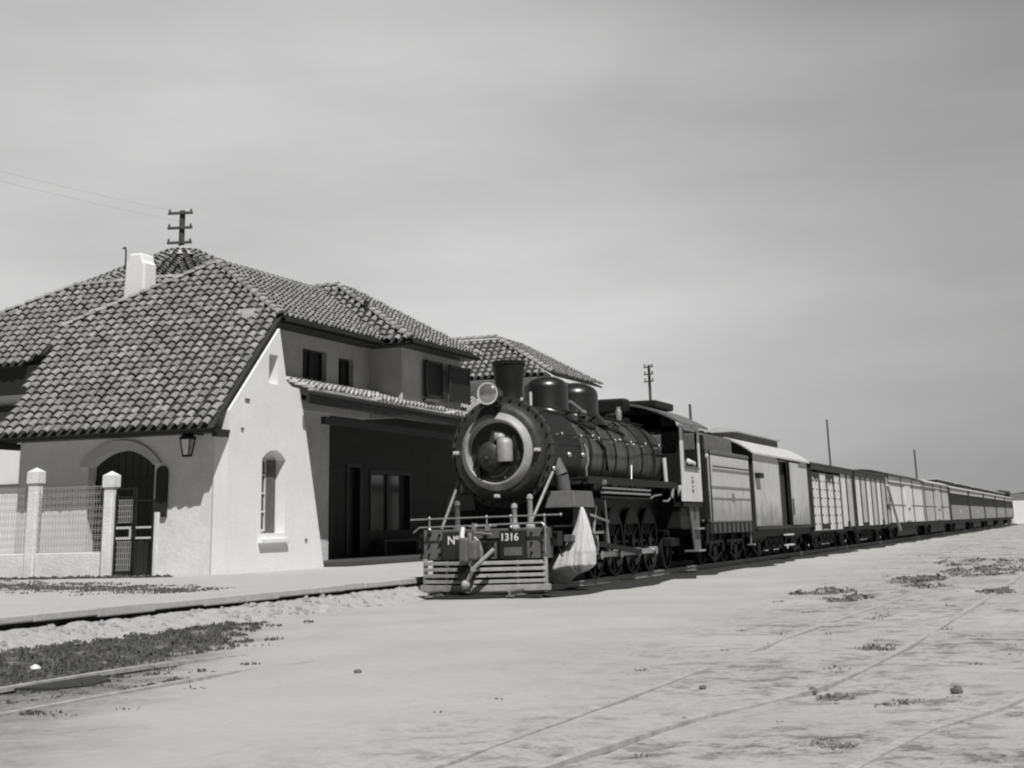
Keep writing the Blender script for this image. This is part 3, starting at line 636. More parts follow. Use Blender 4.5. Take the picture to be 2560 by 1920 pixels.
def curve(pts, n=14):
    out = []
    P = [pts[0]]+list(pts)+[pts[-1]]
    for i in range(1, len(P)-2):
        for k in range(n):
            t = k/n; p0, p1, p2, p3 = [Vector(P[i+j-1]) for j in range(4)]
            out.append(.5*((2*p1)+(p2-p0)*t+(2*p0-5*p1+4*p2-p3)*t*t+(3*p1-p0-3*p2+p3)*t**3))
    out.append(Vector(pts[-1])); return out
def siding(ptsL, off, loc, label, z0):
    t = thing('siding_track', loc, label, 'railway track', 'half buried sidings in the yard')
    c = curve(ptsL); c2 = []
    for i, p in enumerate(c):
        d = (c[min(i+1, len(c)-1)]-c[max(i-1, 0)]).normalized(); c2.append(p+Vector((d.y, -d.x, 0))*off)
    for q in (c, c2): rail('rail', [(p.x, p.y, z0+p.z-(.03 if q is c2 and off != 1.43 else 0)) for p in q], '', '').build('rail', MAT['dustyrail'], t)
siding([(-3.0, 3, 0), (-2.72, 7, 0), (-2.43, 9.38, 0), (-1.86, 12.31, 0), (-1.62, 20.6, 0), (-1.45, 34.6, 0), (-1.0, 90, 0)], 1.43, (-2.4, 9.4, 0), 'nearest half buried siding curving through pale dust at the right', -.103)
siding([(-3.35, 3, 0), (-3.12, 10.8, 0), (-3.0, 17.6, 0), (-2.6, 33, 0), (-1.9, 90, 0)], -1.43, (-3.1, 10.8, 0), 'farther half buried siding running straight toward the distant coaches', -.107)
siding([(-8.05, 4, 0), (-8.04, 10.5, 0), (-8.0, 12.4, 0), (-7.98, 14.2, -.05)], 1.0, (-8.0, 11, 0), 'short rusty rail pair sinking into turf at the lower left', -.07)

# ------------------------------------------------------------------ steam locomotive
def L(x, y, z): return Vector((XA+x, y, z))
lo = thing('steam_locomotive', (XA, 27, 0), 'black steam locomotive numbered 1316 standing at the platform with slatted pilot', 'steam locomotive')
CZ = 2.49
def part(mb, name, m_, parent=lo, smooth=None, bevel=0, label=None):
    o = mb.move((XA, 0, 0)).build(name, MAT[m_], parent, smooth, bevel)
    if label: o['label'] = label
    return o
Y = (0, 1, 0)
sb = part(MB().lathe([(.90, 27.72), (.93, 27.74), (.93, 29.75)], (0, 0, CZ), Y, 56), 'smokebox', 'black', smooth=30)
part(MB().lathe([(.90, 27.70), (1.0, 27.70), (1.0, 27.84), (.93, 27.84)], (0, 0, CZ), Y, 56, closed=True), 'flange', 'flangem', sb, 30)
bt = MB()
for i in range(30):
    t = 2*math.pi*(i+.5)/30; p = Vector((math.cos(t)*.955, 27.70, CZ+math.sin(t)*.955)); bt.cyl(p, p+Vector((0, -.035, 0)), .026, .022, 6)
    p2 = Vector((math.cos(t)*1.0, 27.77, CZ+math.sin(t)*1.0)); bt.cyl(p2, p2+Vector((math.cos(t)*.018, 0, math.sin(t)*.018)), .022, .02, 6)
part(bt, 'flange_bolts', 'iron', sb)
# front plate steps forward toward the door ring
part(MB().lathe([(.90, 27.70), (.89, 27.60), (.84, 27.50), (.76, 27.46), (.60, 27.46), (.58, 27.55), (.02, 27.58)], (0, 0, CZ), Y, 56), 'smokebox_front', 'platem', smooth=40)
dr_ = part(MB().lathe([(.565, 27.50), (.565, 27.345), (.58, 27.335), (.60, 27.34), (.70, 27.43), (.705, 27.47)], (0, 0, CZ), Y, 56), 'door_ring', 'ringm', smooth=60)
for (x, z) in ((-.80, CZ), (.80, CZ), (0, CZ-.80)): part(MB().box(x-.05, x+.05, 27.38, 27.50, z-.03, z+.03).cyl((x, 27.38, z), (x, 27.33, z), .022), 'door_clamp', 'silver', bevel=.006)
part(MB().lathe([(.575, 27.50), (.50, 27.455), (.36, 27.43), (.18, 27.42), (.01, 27.42)], (0, 0, CZ), Y, 48), 'smokebox_door', 'platem', smooth=60)
pm = part(MB().lathe([(.145, 2.30), (.15, 2.33), (.15, 2.62), (.13, 2.68), (.08, 2.72), (.01, 2.735)], (.20, 27.33, 0), (0, 0, 1), 28), 'feed_pump', 'pumpm', smooth=50)
part(MB().sphere((.10, 27.33, 2.74), .085, 14, 10, (1.3, 1, .9)).cyl((.02, 27.33, 2.80), (.16, 27.30, 2.70), .03), 'valve_head', 'pumpm', pm, 50)
part(MB().sphere((-.10, 27.38, 2.40), .27, 28, 16, (1, .55, 1)).sphere((-.12, 27.21, 2.36), .05, 12, 8), 'door_hub', 'platem', smooth=60)
part(MB().tube([(.36, 27.36, 2.75), (.42, 27.34, 2.55), (.40, 27.36, 2.32), (.30, 27.36, 2.24), (.05, 27.34, 2.22)], .025, 10), 'door_pipe', 'iron', smooth=60)
part(MB().tube([(-.45, 27.4, 2.2), (-.38, 27.36, 2.32), (-.3, 27.36, 2.3), (-.22, 27.38, 2.1), (-.25, 27.4, 2.0)], .022), 'drain_pipe', 'iron', smooth=60)
part(MB().tube([(-.1, 27.4, 2.03), (.08, 27.36, 2.06), (.2, 27.34, 2.12), (.26, 27.36, 2.2)], .016).tube([(.12, 27.36, 2.08), (.2, 27.36, 2.0)], .014), 'lubricator_pipe', 'greyp', smooth=60)
part(MB().box(-.34, -.3, 27.3, 27.5, 2.05, 2.6).box(.0, .46, 27.42, 27.5, 2.27, 2.33), 'door_strap', 'iron', bevel=.006)
# headlamp on a bracket
hl = part(MB().lathe([(.06, 27.50), (.16, 27.46), (.185, 27.36), (.19, 27.14), (.205, 27.13), (.205, 27.08), (.185, 27.07)], (-.01, 0, 3.52), Y, 32), 'headlamp', 'gloss', smooth=35)
part(MB().lathe([(.175, 27.065), (.15, 27.04), (.08, 27.025), (.01, 27.02)], (-.01, 0, 3.52), Y, 32), 'lens', 'lens', hl, 60)
part(MB().lathe([(.19, 27.08), (.205, 27.04), (.175, 27.04), (.175, 27.08)], (-.01, 0, 3.52), Y, 32, closed=True), 'lens_rim', 'silver', hl, 40)
part(MB().box(-.13, .11, 27.1, 27.8, 3.29, 3.33).bar((-.01, 27.2, 3.29), (-.01, 27.68, 2.95), .04, .05), 'lamp_bracket', 'iron', bevel=.008)
# chimney stack
part(MB().lathe([(.37, 3.30), (.30, 3.42), (.255, 3.52), (.265, 3.75), (.315, 4.13), (.33, 4.14), (.33, 4.20), (.30, 4.21), (.27, 4.0)], (0, 28.2, 0), (0, 0, 1), 36), 'smoke_stack', 'black', smooth=35)
part(MB().cyl((.36, 28.4, 3.2), (.36, 28.4, 3.62), .03).cyl((.28, 28.1, 3.3), (.28, 28.1, 3.5), .03), 'vent_pipe', 'silver', smooth=40)
# boiler
br = part(MB().lathe([(.86, 29.75), (.86, 33.4), (.92, 34.6), (.92, 36.1)], (0, 0, 2.52), Y, 56), 'boiler', 'jacket', smooth=30)
for y in (29.76, 30.55, 31.45, 32.35, 33.3, 34.3, 35.2):
    r_ = .875 if y < 33.4 else .875+(y-33.4)*.05
    part(MB().lathe([(r_-.02, y), (r_+.004, y), (r_+.004, y+.075), (r_-.02, y+.075)], (0, 0, 2.52), Y, 48, closed=True), 'boiler_band', 'iron', br, 30)
# belpaire-ish crown ahead of the cab and turret
part(MB().lathe([(.20, 3.36), (.22, 3.44), (.22, 3.56), (.14, 3.62)], (.05, 35.1, 0), (0, 0, 1), 20).box(-.35, .4, 34.9, 35.25, 3.42, 3.50).cyl((.25, 34.8, 3.4), (.25, 34.8, 3.78), .028), 'turret', 'iron', smooth=35)
part(MB().lathe([(.06, 3.4), (.075, 3.62), (.05, 3.66), (.05, 3.72)], (.32, 34.6, 0), (0, 0, 1), 14), 'whistle', 'steel', smooth=40)
def dome(y, r, h, name):
    prof = [(r*1.42, 3.18), (r*1.25, 3.30), (r*1.06, 3.38), (r*1.0, 3.46), (r*1.0, h-r*.55)]
    for k in range(1, 9): t = math.pi/2*k/8; prof.append((max(.01, r*math.cos(t)), h-r*.55+r*.55*math.sin(t)))
    return part(MB().lathe(prof, (0, y, 0), (0, 0, 1), 44), name, 'gloss', smooth=40)
dome(30.42, .45, 4.10, 'sand_dome'); dome(32.35, .50, 4.11, 'steam_dome')
part(MB().tube([(.30, 31.05, 3.62), (.34, 31.5, 3.50), (.36, 31.75, 3.44)], .035).box(.27, .39, 31.6, 31.9, 3.36, 3.48), 'safety_lever', 'steel', smooth=40)
# sand pipes and steam pipes laid over the jacket
def onb(a, y, r=.895, cz=2.52): return Vector((math.cos(math.radians(a))*r, y, cz+math.sin(math.radians(a))*r))
for pts in ([(66, 29.9), (48, 30.05), (42, 30.6), (50, 31.2), (64, 31.35)], [(44, 30.6), (38, 31.25), (46, 31.8), (60, 31.9)], [(66, 32.2), (44, 32.6), (40, 33.2), (52, 33.7), (64, 33.8)], [(41, 33.2), (34, 33.5)],
            [(52, 30.0), (50, 31.2)], [(40, 30.4), (10, 31.5), (-20, 31.8)]):
    part(MB().tube([onb(a, y) for a, y in pts], .026), 'sand_pipe', 'iron', smooth=60)
part(MB().tube([onb(58, y, .99) for y in (28.6, 30.2, 32.2, 34.2, 36.0)], .022), 'upper_rod', 'iron', smooth=60)
hr = part(MB().tube([(1.0, 28.2, 2.80), (1.0, 36.0, 2.86)], .016), 'handrail', 'iron', smooth=60)
for y in (28.3, 29.5, 30.7, 31.9, 33.1, 34.3, 35.5): part(MB().sphere((1.0, y, 2.80+(y-28)*.0075), .034, 10, 8).cyl((.88, y, 2.80), (1.0, y, 2.80), .014), 'handrail_knob', 'steel', hr, 60)
part(MB().tube([(.93, 29.85, 2.72), (1.0, 29.86, 2.55), (1.02, 29.84, 2.36), (.98, 29.82, 2.2), (.98, 29.84, 2.06)], .026), 'feed_pipe', 'steel', smooth=60)
part(MB().sphere((.93, 28.9, 2.44), .06, 12, 8).cyl((.86, 28.9, 2.44), (.96, 28.9, 2.44), .04), 'washout_plug', 'steel', smooth=50)
part(MB().sphere((.93, 29.78, 2.46), .06, 12, 8), 'washout_plug', 'steel', smooth=50)
for a, y in ((24, 30.9), (24, 32.9), (20, 33.9), (6, 34.9), (6, 35.3), (-14, 34.7), (-14, 35.2)): p = onb(a, y, .89); part(MB().sphere(p, .036, 10, 8), 'stay_bolt', 'steel', smooth=50)
part(MB().tube([(1.02, 33.0, 2.35), (1.06, 32.8, 2.05)], .02), 'reach_rod', 'steel', smooth=60)
# steam pipe down to the cylinders
for sx in (-1, 1): part(MB().tube([(sx*.80, 28.35, 2.35), (sx*.95, 28.35, 2.05), (sx*.98, 28.4, 1.75)], .13, 16), 'steam_pipe', 'greyp', smooth=60)
# running boards
for sx in (-1, 1):
    a, b = sorted((sx*.80, sx*1.27))
    part(MB().box(a, b, 28.95, 36.0, 1.98, 2.02).box(sx*1.27-.012, sx*1.27+.012, 28.95, 36.0, 1.90, 2.04), 'running_board', 'iron', bevel=.004)
    for y in (29.5, 31, 32.5, 34, 35.4): part(MB().bar((sx*.85, y, 1.66), (sx*1.2, y, 1.97), .03, .05), 'board_bracket', 'iron')
    part(MB().box(a, b, 26.9, 28.2, 1.12, 1.15), 'front_deck', 'iron')
cp_ = part(MB().cyl((1.30, 29.9, 1.94), (1.30, 29.98, 1.94), .05, n=12), 'pipe_header', 'steel', smooth=40)
for i, z in enumerate((1.93, 1.84, 1.75, 1.66)): part(MB().cyl((1.24, 29.95, z), (1.24, 33.6, z-.01), .022, n=10), 'cooling_pipe', 'steel' if i < 3 else 'iron', cp_, 60)
part(MB().tube([(1.24, 33.6, 1.66), (1.22, 34.0, 1.72), (1.2, 34.7, 1.76)], .02).tube([(1.22, 34.8, 1.62), (1.2, 35.3, 1.62), (1.22, 35.4, 1.68)], .022), 'bypass_pipe', 'steel', cp_, 60)
# cylinders and valve chests
for sx in (-1, 1):
    cyo = part(MB().cyl((sx*.98, 28.15, .78), (sx*.98, 29.35, .78), .33, n=28).cyl((sx*.98, 28.09, .78), (sx*.98, 28.16, .78), .37, n=28), 'cylinder', 'iron', smooth=35)
    part(MB().add([(sx*.68, 28.05, 1.46), (sx*1.30, 28.05, 1.46), (sx*1.25, 28.12, 1.76), (sx*.73, 28.12, 1.76), (sx*.68, 29.3, 1.46), (sx*1.30, 29.3, 1.46), (sx*1.25, 29.3, 1.76), (sx*.73, 29.3, 1.76)],
         [(0, 1, 2, 3), (4, 7, 6, 5), (0, 4, 5, 1), (1, 5, 6, 2), (2, 6, 7, 3), (3, 7, 4, 0)]), 'valve_chest', 'greyp', bevel=.015)
    part(MB().box(min(sx*.7, sx*1.2), max(sx*.7, sx*1.2), 28.2, 29.3, 1.08, 1.459), 'chest_saddle', 'iron', bevel=.02)
    part(MB().box(min(sx*.75, sx*1.28), max(sx*.75, sx*1.28), 29.35, 29.5, 1.8, 1.9), 'chest_rod', 'iron')
part(MB().box(-.7, .7, 28.1, 29.3, .6, 1.8), 'saddle', 'iron', bevel=.03)
# frames
for sx in (-1, 1): part(MB().box(sx*.55-.05, sx*.55+.05, 26.9, 37.6, .55, 1.15), 'main_frame', 'iron')
part(MB().box(-.7, .7, 29.4, 36.5, 1.0, 1.7), 'ashpan', 'iron', bevel=.03)
# wheels
def wheel(y, r, x, spokes=12, cw=True, m_='iron', parent=lo, name='wheel'):
    sg = 1 if x > 0 else -1
    w = part(MB().lathe([(r-.07, x-.06), (r, x-.06), (r, x+.06), (r-.07, x+.06)], (0, y, r+.11), (1, 0, 0), 40, closed=True).lathe([(r+.02, x-.07), (r-.06, x-.07), (r-.06, x-.05), (r+.02, x-.05)] if x > 0 else [(r+.02, x+.07), (r-.06, x+.07), (r-.06, x+.05), (r+.02, x+.05)], (0, y, r+.11), (1, 0, 0), 40, closed=True), name, m_, parent, 35)
    s_ = MB(); c = Vector((x, y, r+.11))
    for i in range(spokes):
        t = 2*math.pi*i/spokes; d = Vector((0, math.cos(t), math.sin(t))); s_.bar(c+d*.08, c+d*(r-.05), .05, .05, (1, 0, 0))
    s_.cyl(c-Vector((.07, 0, 0)), c+Vector((.08, 0, 0)), .13, n=20)
    part(s_, 'spokes', m_, w)
    if cw:
        cwm = MB(); pts = []
        for k in range(13): t = math.radians(35+110*k/12); pts.append((x+sg*.02, y+math.cos(t)*(r-.06), r+.11+math.sin(t)*(r-.06)))
        cwm.prism(pts, (sg*.05, 0, 0)); part(cwm, 'counterweight', m_, w)
    return w
DR = .68
for sx in (-1, 1):
    for y in (30.75, 32.15, 33.55, 34.95): wheel(y, DR, sx*.76, name='driving_wheel')
    wheel(28.72, .33, sx*.76, 8, False, name='pilot_wheel'); wheel(36.4, .42, sx*.76, 10, False, name='trailing_wheel')
    x = sx*.95; pin = lambda y: (x, y-.18, DR+.11-.22)
    part(MB().bar(pin(30.75), pin(34.95), .045, .11, (0, 0, 1)), 'side_rod', 'steel', bevel=.006)
    for y in (30.75, 32.15, 33.55, 34.95): p = pin(y); part(MB().cyl((x-.1*sx, p[1], p[2]), (x+.07*sx, p[1], p[2]), .085, n=16), 'crank_pin', 'steel', smooth=40)
    part(MB().bar((x+.09*sx, 30.0, .80), (x+.09*sx, pin(33.55)[1], pin(33.55)[2]), .05, .10), 'main_rod', 'iron', bevel=.006)
    part(MB().box(x-.08, x+.12, 29.8, 30.2, .66, .94), 'crosshead', 'steel', bevel=.015)
    part(MB().bar((x, 29.4, 1.0), (x, 30.9, 1.0), .06, .05).bar((x, 29.4, .60), (x, 30.9, .60), .06, .05).cyl((x, 29.35, .80), (x, 29.9, .80), .03, n=10), 'slide_bars', 'steel')
    part(MB().bar((x+.05*sx, 30.9, 1.62), (x+.05*sx, 31.1, .62), .05, .08).bar((x+.08*sx, 29.9, .7), (x+.08*sx, 30.2, 1.5), .035, .06).bar((x+.1*sx, 31.0, 1.2), (x+.1*sx, 29.6, 1.35), .03, .05), 'valve_gear', 'steel', bevel=.004)
    part(MB().box(x-.12, x+.1, 36.05, 36.75, .62, .82), 'axle_box', 'iron', bevel=.02)
for y in (30.75, 32.15, 33.55, 34.95): part(MB().cyl((-.76, y, DR+.11), (.76, y, DR+.11), .09, n=12), 'axle', 'iron')
# pilot beam and number boards
BY = 26.75
bm_ = part(MB().box(-1.19, 1.19, BY, BY+.28, .60, 1.12), 'pilot_beam', 'greyp', bevel=.012)
for x in (-1.08, -.88, .88, 1.08):
    for z in (.70, .86, 1.03): part(MB().cyl((x, BY, z), (x, BY-.03, z), .026, .02, 8), 'beam_bolt', 'iron', bm_)
for (x0, x1) in ((-.78, -.34), (.31, .80)): part(MB().box(x0, x1, BY-.10, BY-.002, .60, 1.08), 'number_board', 'gloss', bm_, bevel=.008)
RX = Matrix.Rotation(math.radians(90), 4, 'X')
text('number_text', 'N\u00ba', .20, Matrix.Translation(L(-.57, BY-.105, .93)) @ RX, MAT['letter'], bm_)
text('number_text', '1316', .175, Matrix.Translation(L(.50, BY-.105, .965)) @ RX, MAT['letter'], bm_)
part(MB().box(.40, .74, BY-.116, BY-.104, .66, .80), 'board_patch', 'greyp', bm_)
# slatted pilot with a shallow wedge
NX, RC = -.08, .42
def pb(x): return BY-.10-(.28 if False else .0)-(.34-RC*abs(x-NX)/1.1*.9)
sl_ = []
for z, h in ((.545, .060), (.44, .058), (.335, .056), (.235, .056), (.125, .105)):
    e = 1.22 if z < .2 else 1.13
    for (x0, x1) in ((-e, NX), (NX, e)):
        xa, xb = x0, x1
        part(MB().bar((xa, pb(xa), z), (xb, pb(xb), z), .06, h), 'pilot_slat', 'pilot', bevel=.006)
for x in (-1.13, NX, .66, 1.13, -.66):
    if x in (.66, -.66): part(MB().box(x-.02, x+.02, pb(x)+.03, pb(x)+.07, .12, .58), 'pilot_upright', 'pilot')
    else: part(MB().box(x-.035, x+.035, pb(x)-.01, pb(x)+.05, .03 if x == NX else .12, .62 if x != NX else .2), 'pilot_upright', 'pilot', bevel=.006)
part(MB().box(-1.1, 1.1, BY+.2, BY+.24, .10, .60), 'pilot_back', 'iron')
for x in (-1.0, 1.0): part(MB().bar((x, pb(x)+.04, .14), (x, BY+.4, .66), .05, .05), 'pilot_stay', 'iron')
# coupler
cpl = part(MB().box(-.28, .22, BY-.28, BY-.10, .64, .92).box(-.17, .08, BY-.62, BY-.28, .70, .86), 'coupler', 'iron', bevel=.03)
part(MB().box(-.20, -.02, BY-.80, BY-.55, .56, .98).box(-.05, .13, BY-.78, BY-.52, .60, .94), 'knuckle', 'greyp', cpl, bevel=.045)
part(MB().cyl((-.03, BY-.66, .50), (-.03, BY-.66, 1.06), .032), 'coupler_pin', 'steel', cpl, 40)
part(MB().tube([(-.32, BY-.25, 1.14), (-.31, BY-.34, 1.0), (-.24, BY-.42, .90), (-.12, BY-.5, .92)], .045, 10), 'air_hose', 'silver', smooth=60)
part(MB().tube([(.02, BY-.6, .98), (.10, BY-.58, .90), (.14, BY-.55, .74), (.12, BY-.54, .62)], .036, 10), 'air_hose', 'steel', smooth=60)
part(MB().tube([(.40, BY-.62, .78), (.05, BY-.72, .46), (-.12, BY-.66, .20)], .036, 10).sphere((-.12, BY-.66, .20), .085, 12, 8).box(.02, .1, BY-.77, BY-.68, .42, .50), 'drawbar_link', 'pilot', smooth=60)
part(MB().box(-.26, -.02, BY-.70, BY-.40, .26, .52), 'lower_bracket', 'iron', bevel=.03)
part(MB().tube([(-.22, BY-.2, 1.17), (.3, BY-.2, 1.17)], .02).box(-.15, -.08, BY-.25, BY-.15, 1.1, 1.22).box(.1, .18, BY-.25, BY-.15, 1.08, 1.2).tube([(-.1, BY-.25, 1.06), (.25, BY-.3, 1.02)], .025), 'lift_lever', 'steel', smooth=50)
# handrails across the front
r1 = part(MB().tube([(-1.42, BY-.06, 1.31), (1.46, BY-.06, 1.33)], .014), 'front_handrail', 'steel', smooth=60)
part(MB().sphere((1.46, BY-.06, 1.33), .028, 8, 6), 'rail_end', 'steel', r1, 60)
for x in (-1.05, .06, .52, 1.15): part(MB().cyl((x, BY-.05, 1.12), (x, BY-.05, 1.33), .017, n=8).sphere((x, BY-.06, 1.325), .03, 8, 6).lathe([(.05, 1.115), (.02, 1.16)], (x, BY-.05, 0), (0, 0, 1), 10), 'rail_stanchion', 'steel', r1, 50)
part(MB().tube([(-1.34, BY-.12, 1.08), (-1.22, BY-.12, 1.17), (-.26, BY-.12, 1.18)], .013).tube([(-.2, BY-.12, 1.18), (1.12, BY-.12, 1.20), (1.18, BY-.12, 1.15), (1.18, BY-.12, .70)], .016), 'uncoupling_rod', 'steel', smooth=60)
for x, h in ((-.58, 1.62), (.52, 1.55), (.82, 1.70)): part(MB().lathe([(.09, 1.12), (.085, 1.16), (.05, 1.19), (.045, h-.1), (.06, h-.08), (.05, h-.02), (.01, h)], (x, BY+.14, 0), (0, 0, 1), 14), 'flag_post', 'greyp' if x < 0 else 'pilot', smooth=40)
# diagonal stays from smokebox to beam
part(MB().cyl((.93, 27.9, 2.10), (.80, 26.86, 1.13), .030, n=10), 'smokebox_stay', 'steel', smooth=60)
part(MB().cyl((-.93, 27.9, 2.02), (-.88, 26.86, 1.13), .030, n=10), 'smokebox_stay', 'steel', smooth=60)
part(MB().sphere((.95, 27.9, 2.16), .05, 10, 8), 'stay_lug', 'steel', smooth=60)
for sx in (-1, 1): part(MB().box(sx*1.28-.05, sx*1.28+.05, 26.85, 27.15, .80, 1.05).tube([(sx*1.26, 27.0, .9), (sx*1.36, 27.0, .62)], .02), 'step_bracket', 'iron', bevel=.01)
part(MB().box(1.20, 1.36, 27.6, 27.8, .86, .98), 'front_step', 'greyp', bevel=.01)
# cab
CX2 = 1.34
cab = part(MB().box(-CX2, -.90, 36.1, 36.14, 1.72, 3.32).box(.90, CX2-.0, 36.1, 36.14, 1.98, 3.32).box(-.90, .90, 36.1, 36.14, 3.28, 3.62), 'cab_front', 'black')
side = part(MB().box(CX2-.02, CX2+.02, 36.1, 38.05, 1.62, 3.36), 'cab_side', 'cabside', label='pale painted cab side panel')
cut(side, [MB().box(XA+CX2-.2, XA+CX2+.2, 36.42, 37.72, 2.42, 3.26)]); side.name = 'cab_side'
part(MB().box(CX2-.025, CX2+.03, 36.36, 36.42, 2.38, 3.3).box(CX2-.025, CX2+.03, 37.72, 37.78, 2.38, 3.3).box(CX2-.025, CX2+.05, 36.36, 37.78, 2.36, 2.42), 'window_trim', 'greyp', side)
part(MB().box(-CX2-.02, -CX2+.02, 36.1, 38.05, 1.62, 3.36), 'cab_side', 'black')
part(MB().box(-CX2+.03, CX2-.03, 37.4, 37.44, 1.2, 2.3), 'backhead', 'dark')
part(MB().box(-CX2, CX2, 36.15, 38.1, 1.50, 1.60), 'cab_floor', 'iron')
def roofarc(x): return 3.90-.42*(abs(x)/1.5)**2-.10*(abs(x)/1.5)
rp = [(-1.5+3.0*i/24) for i in range(25)]
vs = []
for y in (35.75, 38.45):
    for x in rp: vs.append((x, y, roofarc(x)))
    for x in reversed(rp): vs.append((x, y, roofarc(x)-.05))
n_ = 50; part(MB().add(vs, [tuple(reversed(range(n_))), tuple(range(n_, 2*n_))]+[(i, (i+1) % n_, n_+(i+1) % n_, n_+i) for i in range(n_)]), 'cab_roof', 'coal', smooth=40)
vs = []
for y in (36.1, 36.14):
    vs += [(x, y, roofarc(x)-.055) for x in rp if abs(x) <= 1.34]+[(1.34, y, 3.2), (-1.34, y, 3.2)]
n_ = len(vs)//2; part(MB().add(vs, [tuple(reversed(range(n_))), tuple(range(n_, 2*n_))]+[(i, (i+1) % n_, n_+(i+1) % n_, n_+i) for i in range(n_)]), 'cab_arch', 'black')
part(MB().box(-.05, .75, 36.4, 38.1, 3.80, 3.98), 'roof_hatch', 'iron', bevel=.04)
part(MB().box(-.42, .30, 35.3, 35.72, 3.62, 3.97), 'cab_ventilator', 'black', bevel=.06)
text('cab_number', '1316', .21, Matrix.Translation(L(CX2+.024, 37.1, 2.02)) @ Matrix.Rotation(math.radians(90), 4, 'Z') @ RX @ Matrix.Rotation(math.radians(-90), 4, 'Z'), MAT['letterdark'], side)
part(MB().box(.93, CX2+.0, 36.0, 36.06, 1.98, 2.7), 'cab_front_post', 'black')
part(MB().tube([(1.02, 35.9, 1.98), (1.0, 35.9, 2.6)], .05, 10), 'injector_pipe', 'silver', smooth=50)
part(MB().tube([(CX2+.06, 38.1, 1.2), (CX2+.06, 38.12, 3.1)], .022), 'grab_rail', 'iron', smooth=50)
part(MB().add([(CX2-.05, 36.9, 1.55), (CX2-.05, 37.9, 1.55), (CX2-.05, 37.9, .50), (CX2-.05, 37.3, .50), (CX2-.09, 36.9, 1.55), (CX2-.09, 37.9, 1.55), (CX2-.09, 37.9, .50), (CX2-.09, 37.3, .50)], [(0, 1, 2, 3), (7, 6, 5, 4), (0, 4, 5, 1), (1, 5, 6, 2), (2, 6, 7, 3), (3, 7, 4, 0)]), 'step_plate', 'greyp')
for z in (.50, 1.0): part(MB().box(CX2-.3, CX2+.05, 37.25, 37.95, z-.02, z+.02), 'cab_step', 'steel')
part(MB().box(.6, 1.25, 36.2, 37.8, 1.0, 1.5), 'injector', 'iron', bevel=.03)

# ------------------------------------------------------------------ driver at the cab window
def skin(name, joints, edges, m_, parent, sub=2):
    me = bpy.data.meshes.new(name); off = ORG.get(parent.name, Vector((0, 0, 0))) if parent else Vector((0, 0, 0))
    me.from_pydata([tuple(Vector(j[0])-off) for j in joints], edges, []); me.update()
    o = bpy.data.objects.new(name, me); COL.objects.link(o)
    s_ = o.modifiers.new('s', 'SKIN'); s_.use_smooth_shade = True
    for i, j in enumerate(joints):
        d = me.skin_vertices[0].data[i]; r_ = j[1]; d.radius = (r_, r_) if not isinstance(r_, tuple) else r_; d.use_root = (i == 0)
    u_ = o.modifiers.new('u', 'SUBSURF'); u_.levels = sub; u_.render_levels = sub
    bpy.context.view_layer.update(); nm = bpy.data.meshes.new_from_object(o.evaluated_get(bpy.context.evaluated_depsgraph_get()))
    o.modifiers.clear(); o.data = nm; nm.materials.clear(); nm.materials.append(m_)
    for p in nm.polygons: p.use_smooth = True
    if parent: o.parent = parent; ORG[o.name] = off
    return o
pr = thing('person', L(.98, 37.45, 1.6), 'engine driver in a pale shirt leaning an elbow on the cab window sill', 'person')
J = [(L(.95, 37.55, 2.02), (.17, .13)), (L(.96, 37.52, 2.25), (.165, .12)), (L(.98, 37.48, 2.48), (.19, .13)), (L(.99, 37.45, 2.62), (.07, .065)), (L(1.0, 37.42, 2.72), .06),
     (L(1.16, 37.44, 2.56), .072), (L(1.33, 37.40, 2.47), .058), (L(1.37, 37.16, 2.50), .042), (L(1.37, 37.02, 2.50), .03),
     (L(.80, 37.50, 2.54), .072), (L(.72, 37.30, 2.28), .055), (L(.80, 37.02, 2.25), .042), (L(.84, 36.9, 2.26), .03),
     (L(1.0, 37.40, 2.80), (.095, .085)), (L(1.0, 37.39, 2.90), (.085, .085)),
     (L(1.05, 37.3, 1.98), .09), (L(1.05, 37.05, 1.95), .075), (L(1.05, 37.02, 1.68), .05), (L(.85, 37.3, 1.98), .09), (L(.85, 37.05, 1.95), .075), (L(.85, 37.02, 1.68), .05)]
skin('body', J, [(0, 1), (1, 2), (2, 3), (3, 4), (2, 5), (5, 6), (6, 7), (7, 8), (2, 9), (9, 10), (10, 11), (11, 12), (4, 13), (13, 14), (0, 15), (15, 16), (16, 17), (0, 18), (18, 19), (19, 20)], MAT['skin'], pr)
J = [(L(.95, 37.55, 2.06), (.185, .145)), (L(.96, 37.52, 2.25), (.18, .135)), (L(.98, 37.48, 2.49), (.20, .145)), (L(1.17, 37.44, 2.565), .088), (L(1.34, 37.40, 2.475), .075), (L(1.375, 37.2, 2.505), .06), (L(.80, 37.50, 2.545), .088), (L(.72, 37.30, 2.28), .07), (L(.79, 37.06, 2.25), .055)]
skin('shirt', J, [(0, 1), (1, 2), (2, 3), (3, 4), (4, 5), (2, 6), (6, 7), (7, 8)], MAT['cloth'], pr)
MB().lathe([(.115, 2.93), (.12, 2.96), (.11, 3.02), (.03, 3.05)], L(1.0, 37.39, 0), n=20).add([L(.9, 37.30, 2.935), L(1.1, 37.30, 2.935), L(1.06, 37.2, 2.92), L(.94, 37.2, 2.92), L(.9, 37.30, 2.95), L(1.1, 37.30, 2.95), L(1.06, 37.2, 2.93), L(.94, 37.2, 2.93)], [(0, 1, 2, 3), (7, 6, 5, 4), (0, 4, 5, 1), (1, 5, 6, 2), (2, 6, 7, 3), (3, 7, 4, 0)]).build('cap', MAT['hair'], pr, smooth=40)
fb = MB()
for sx in (-.035, .035): fb.sphere(L(1.0+sx, 37.305, 2.865), .013, 8, 6)
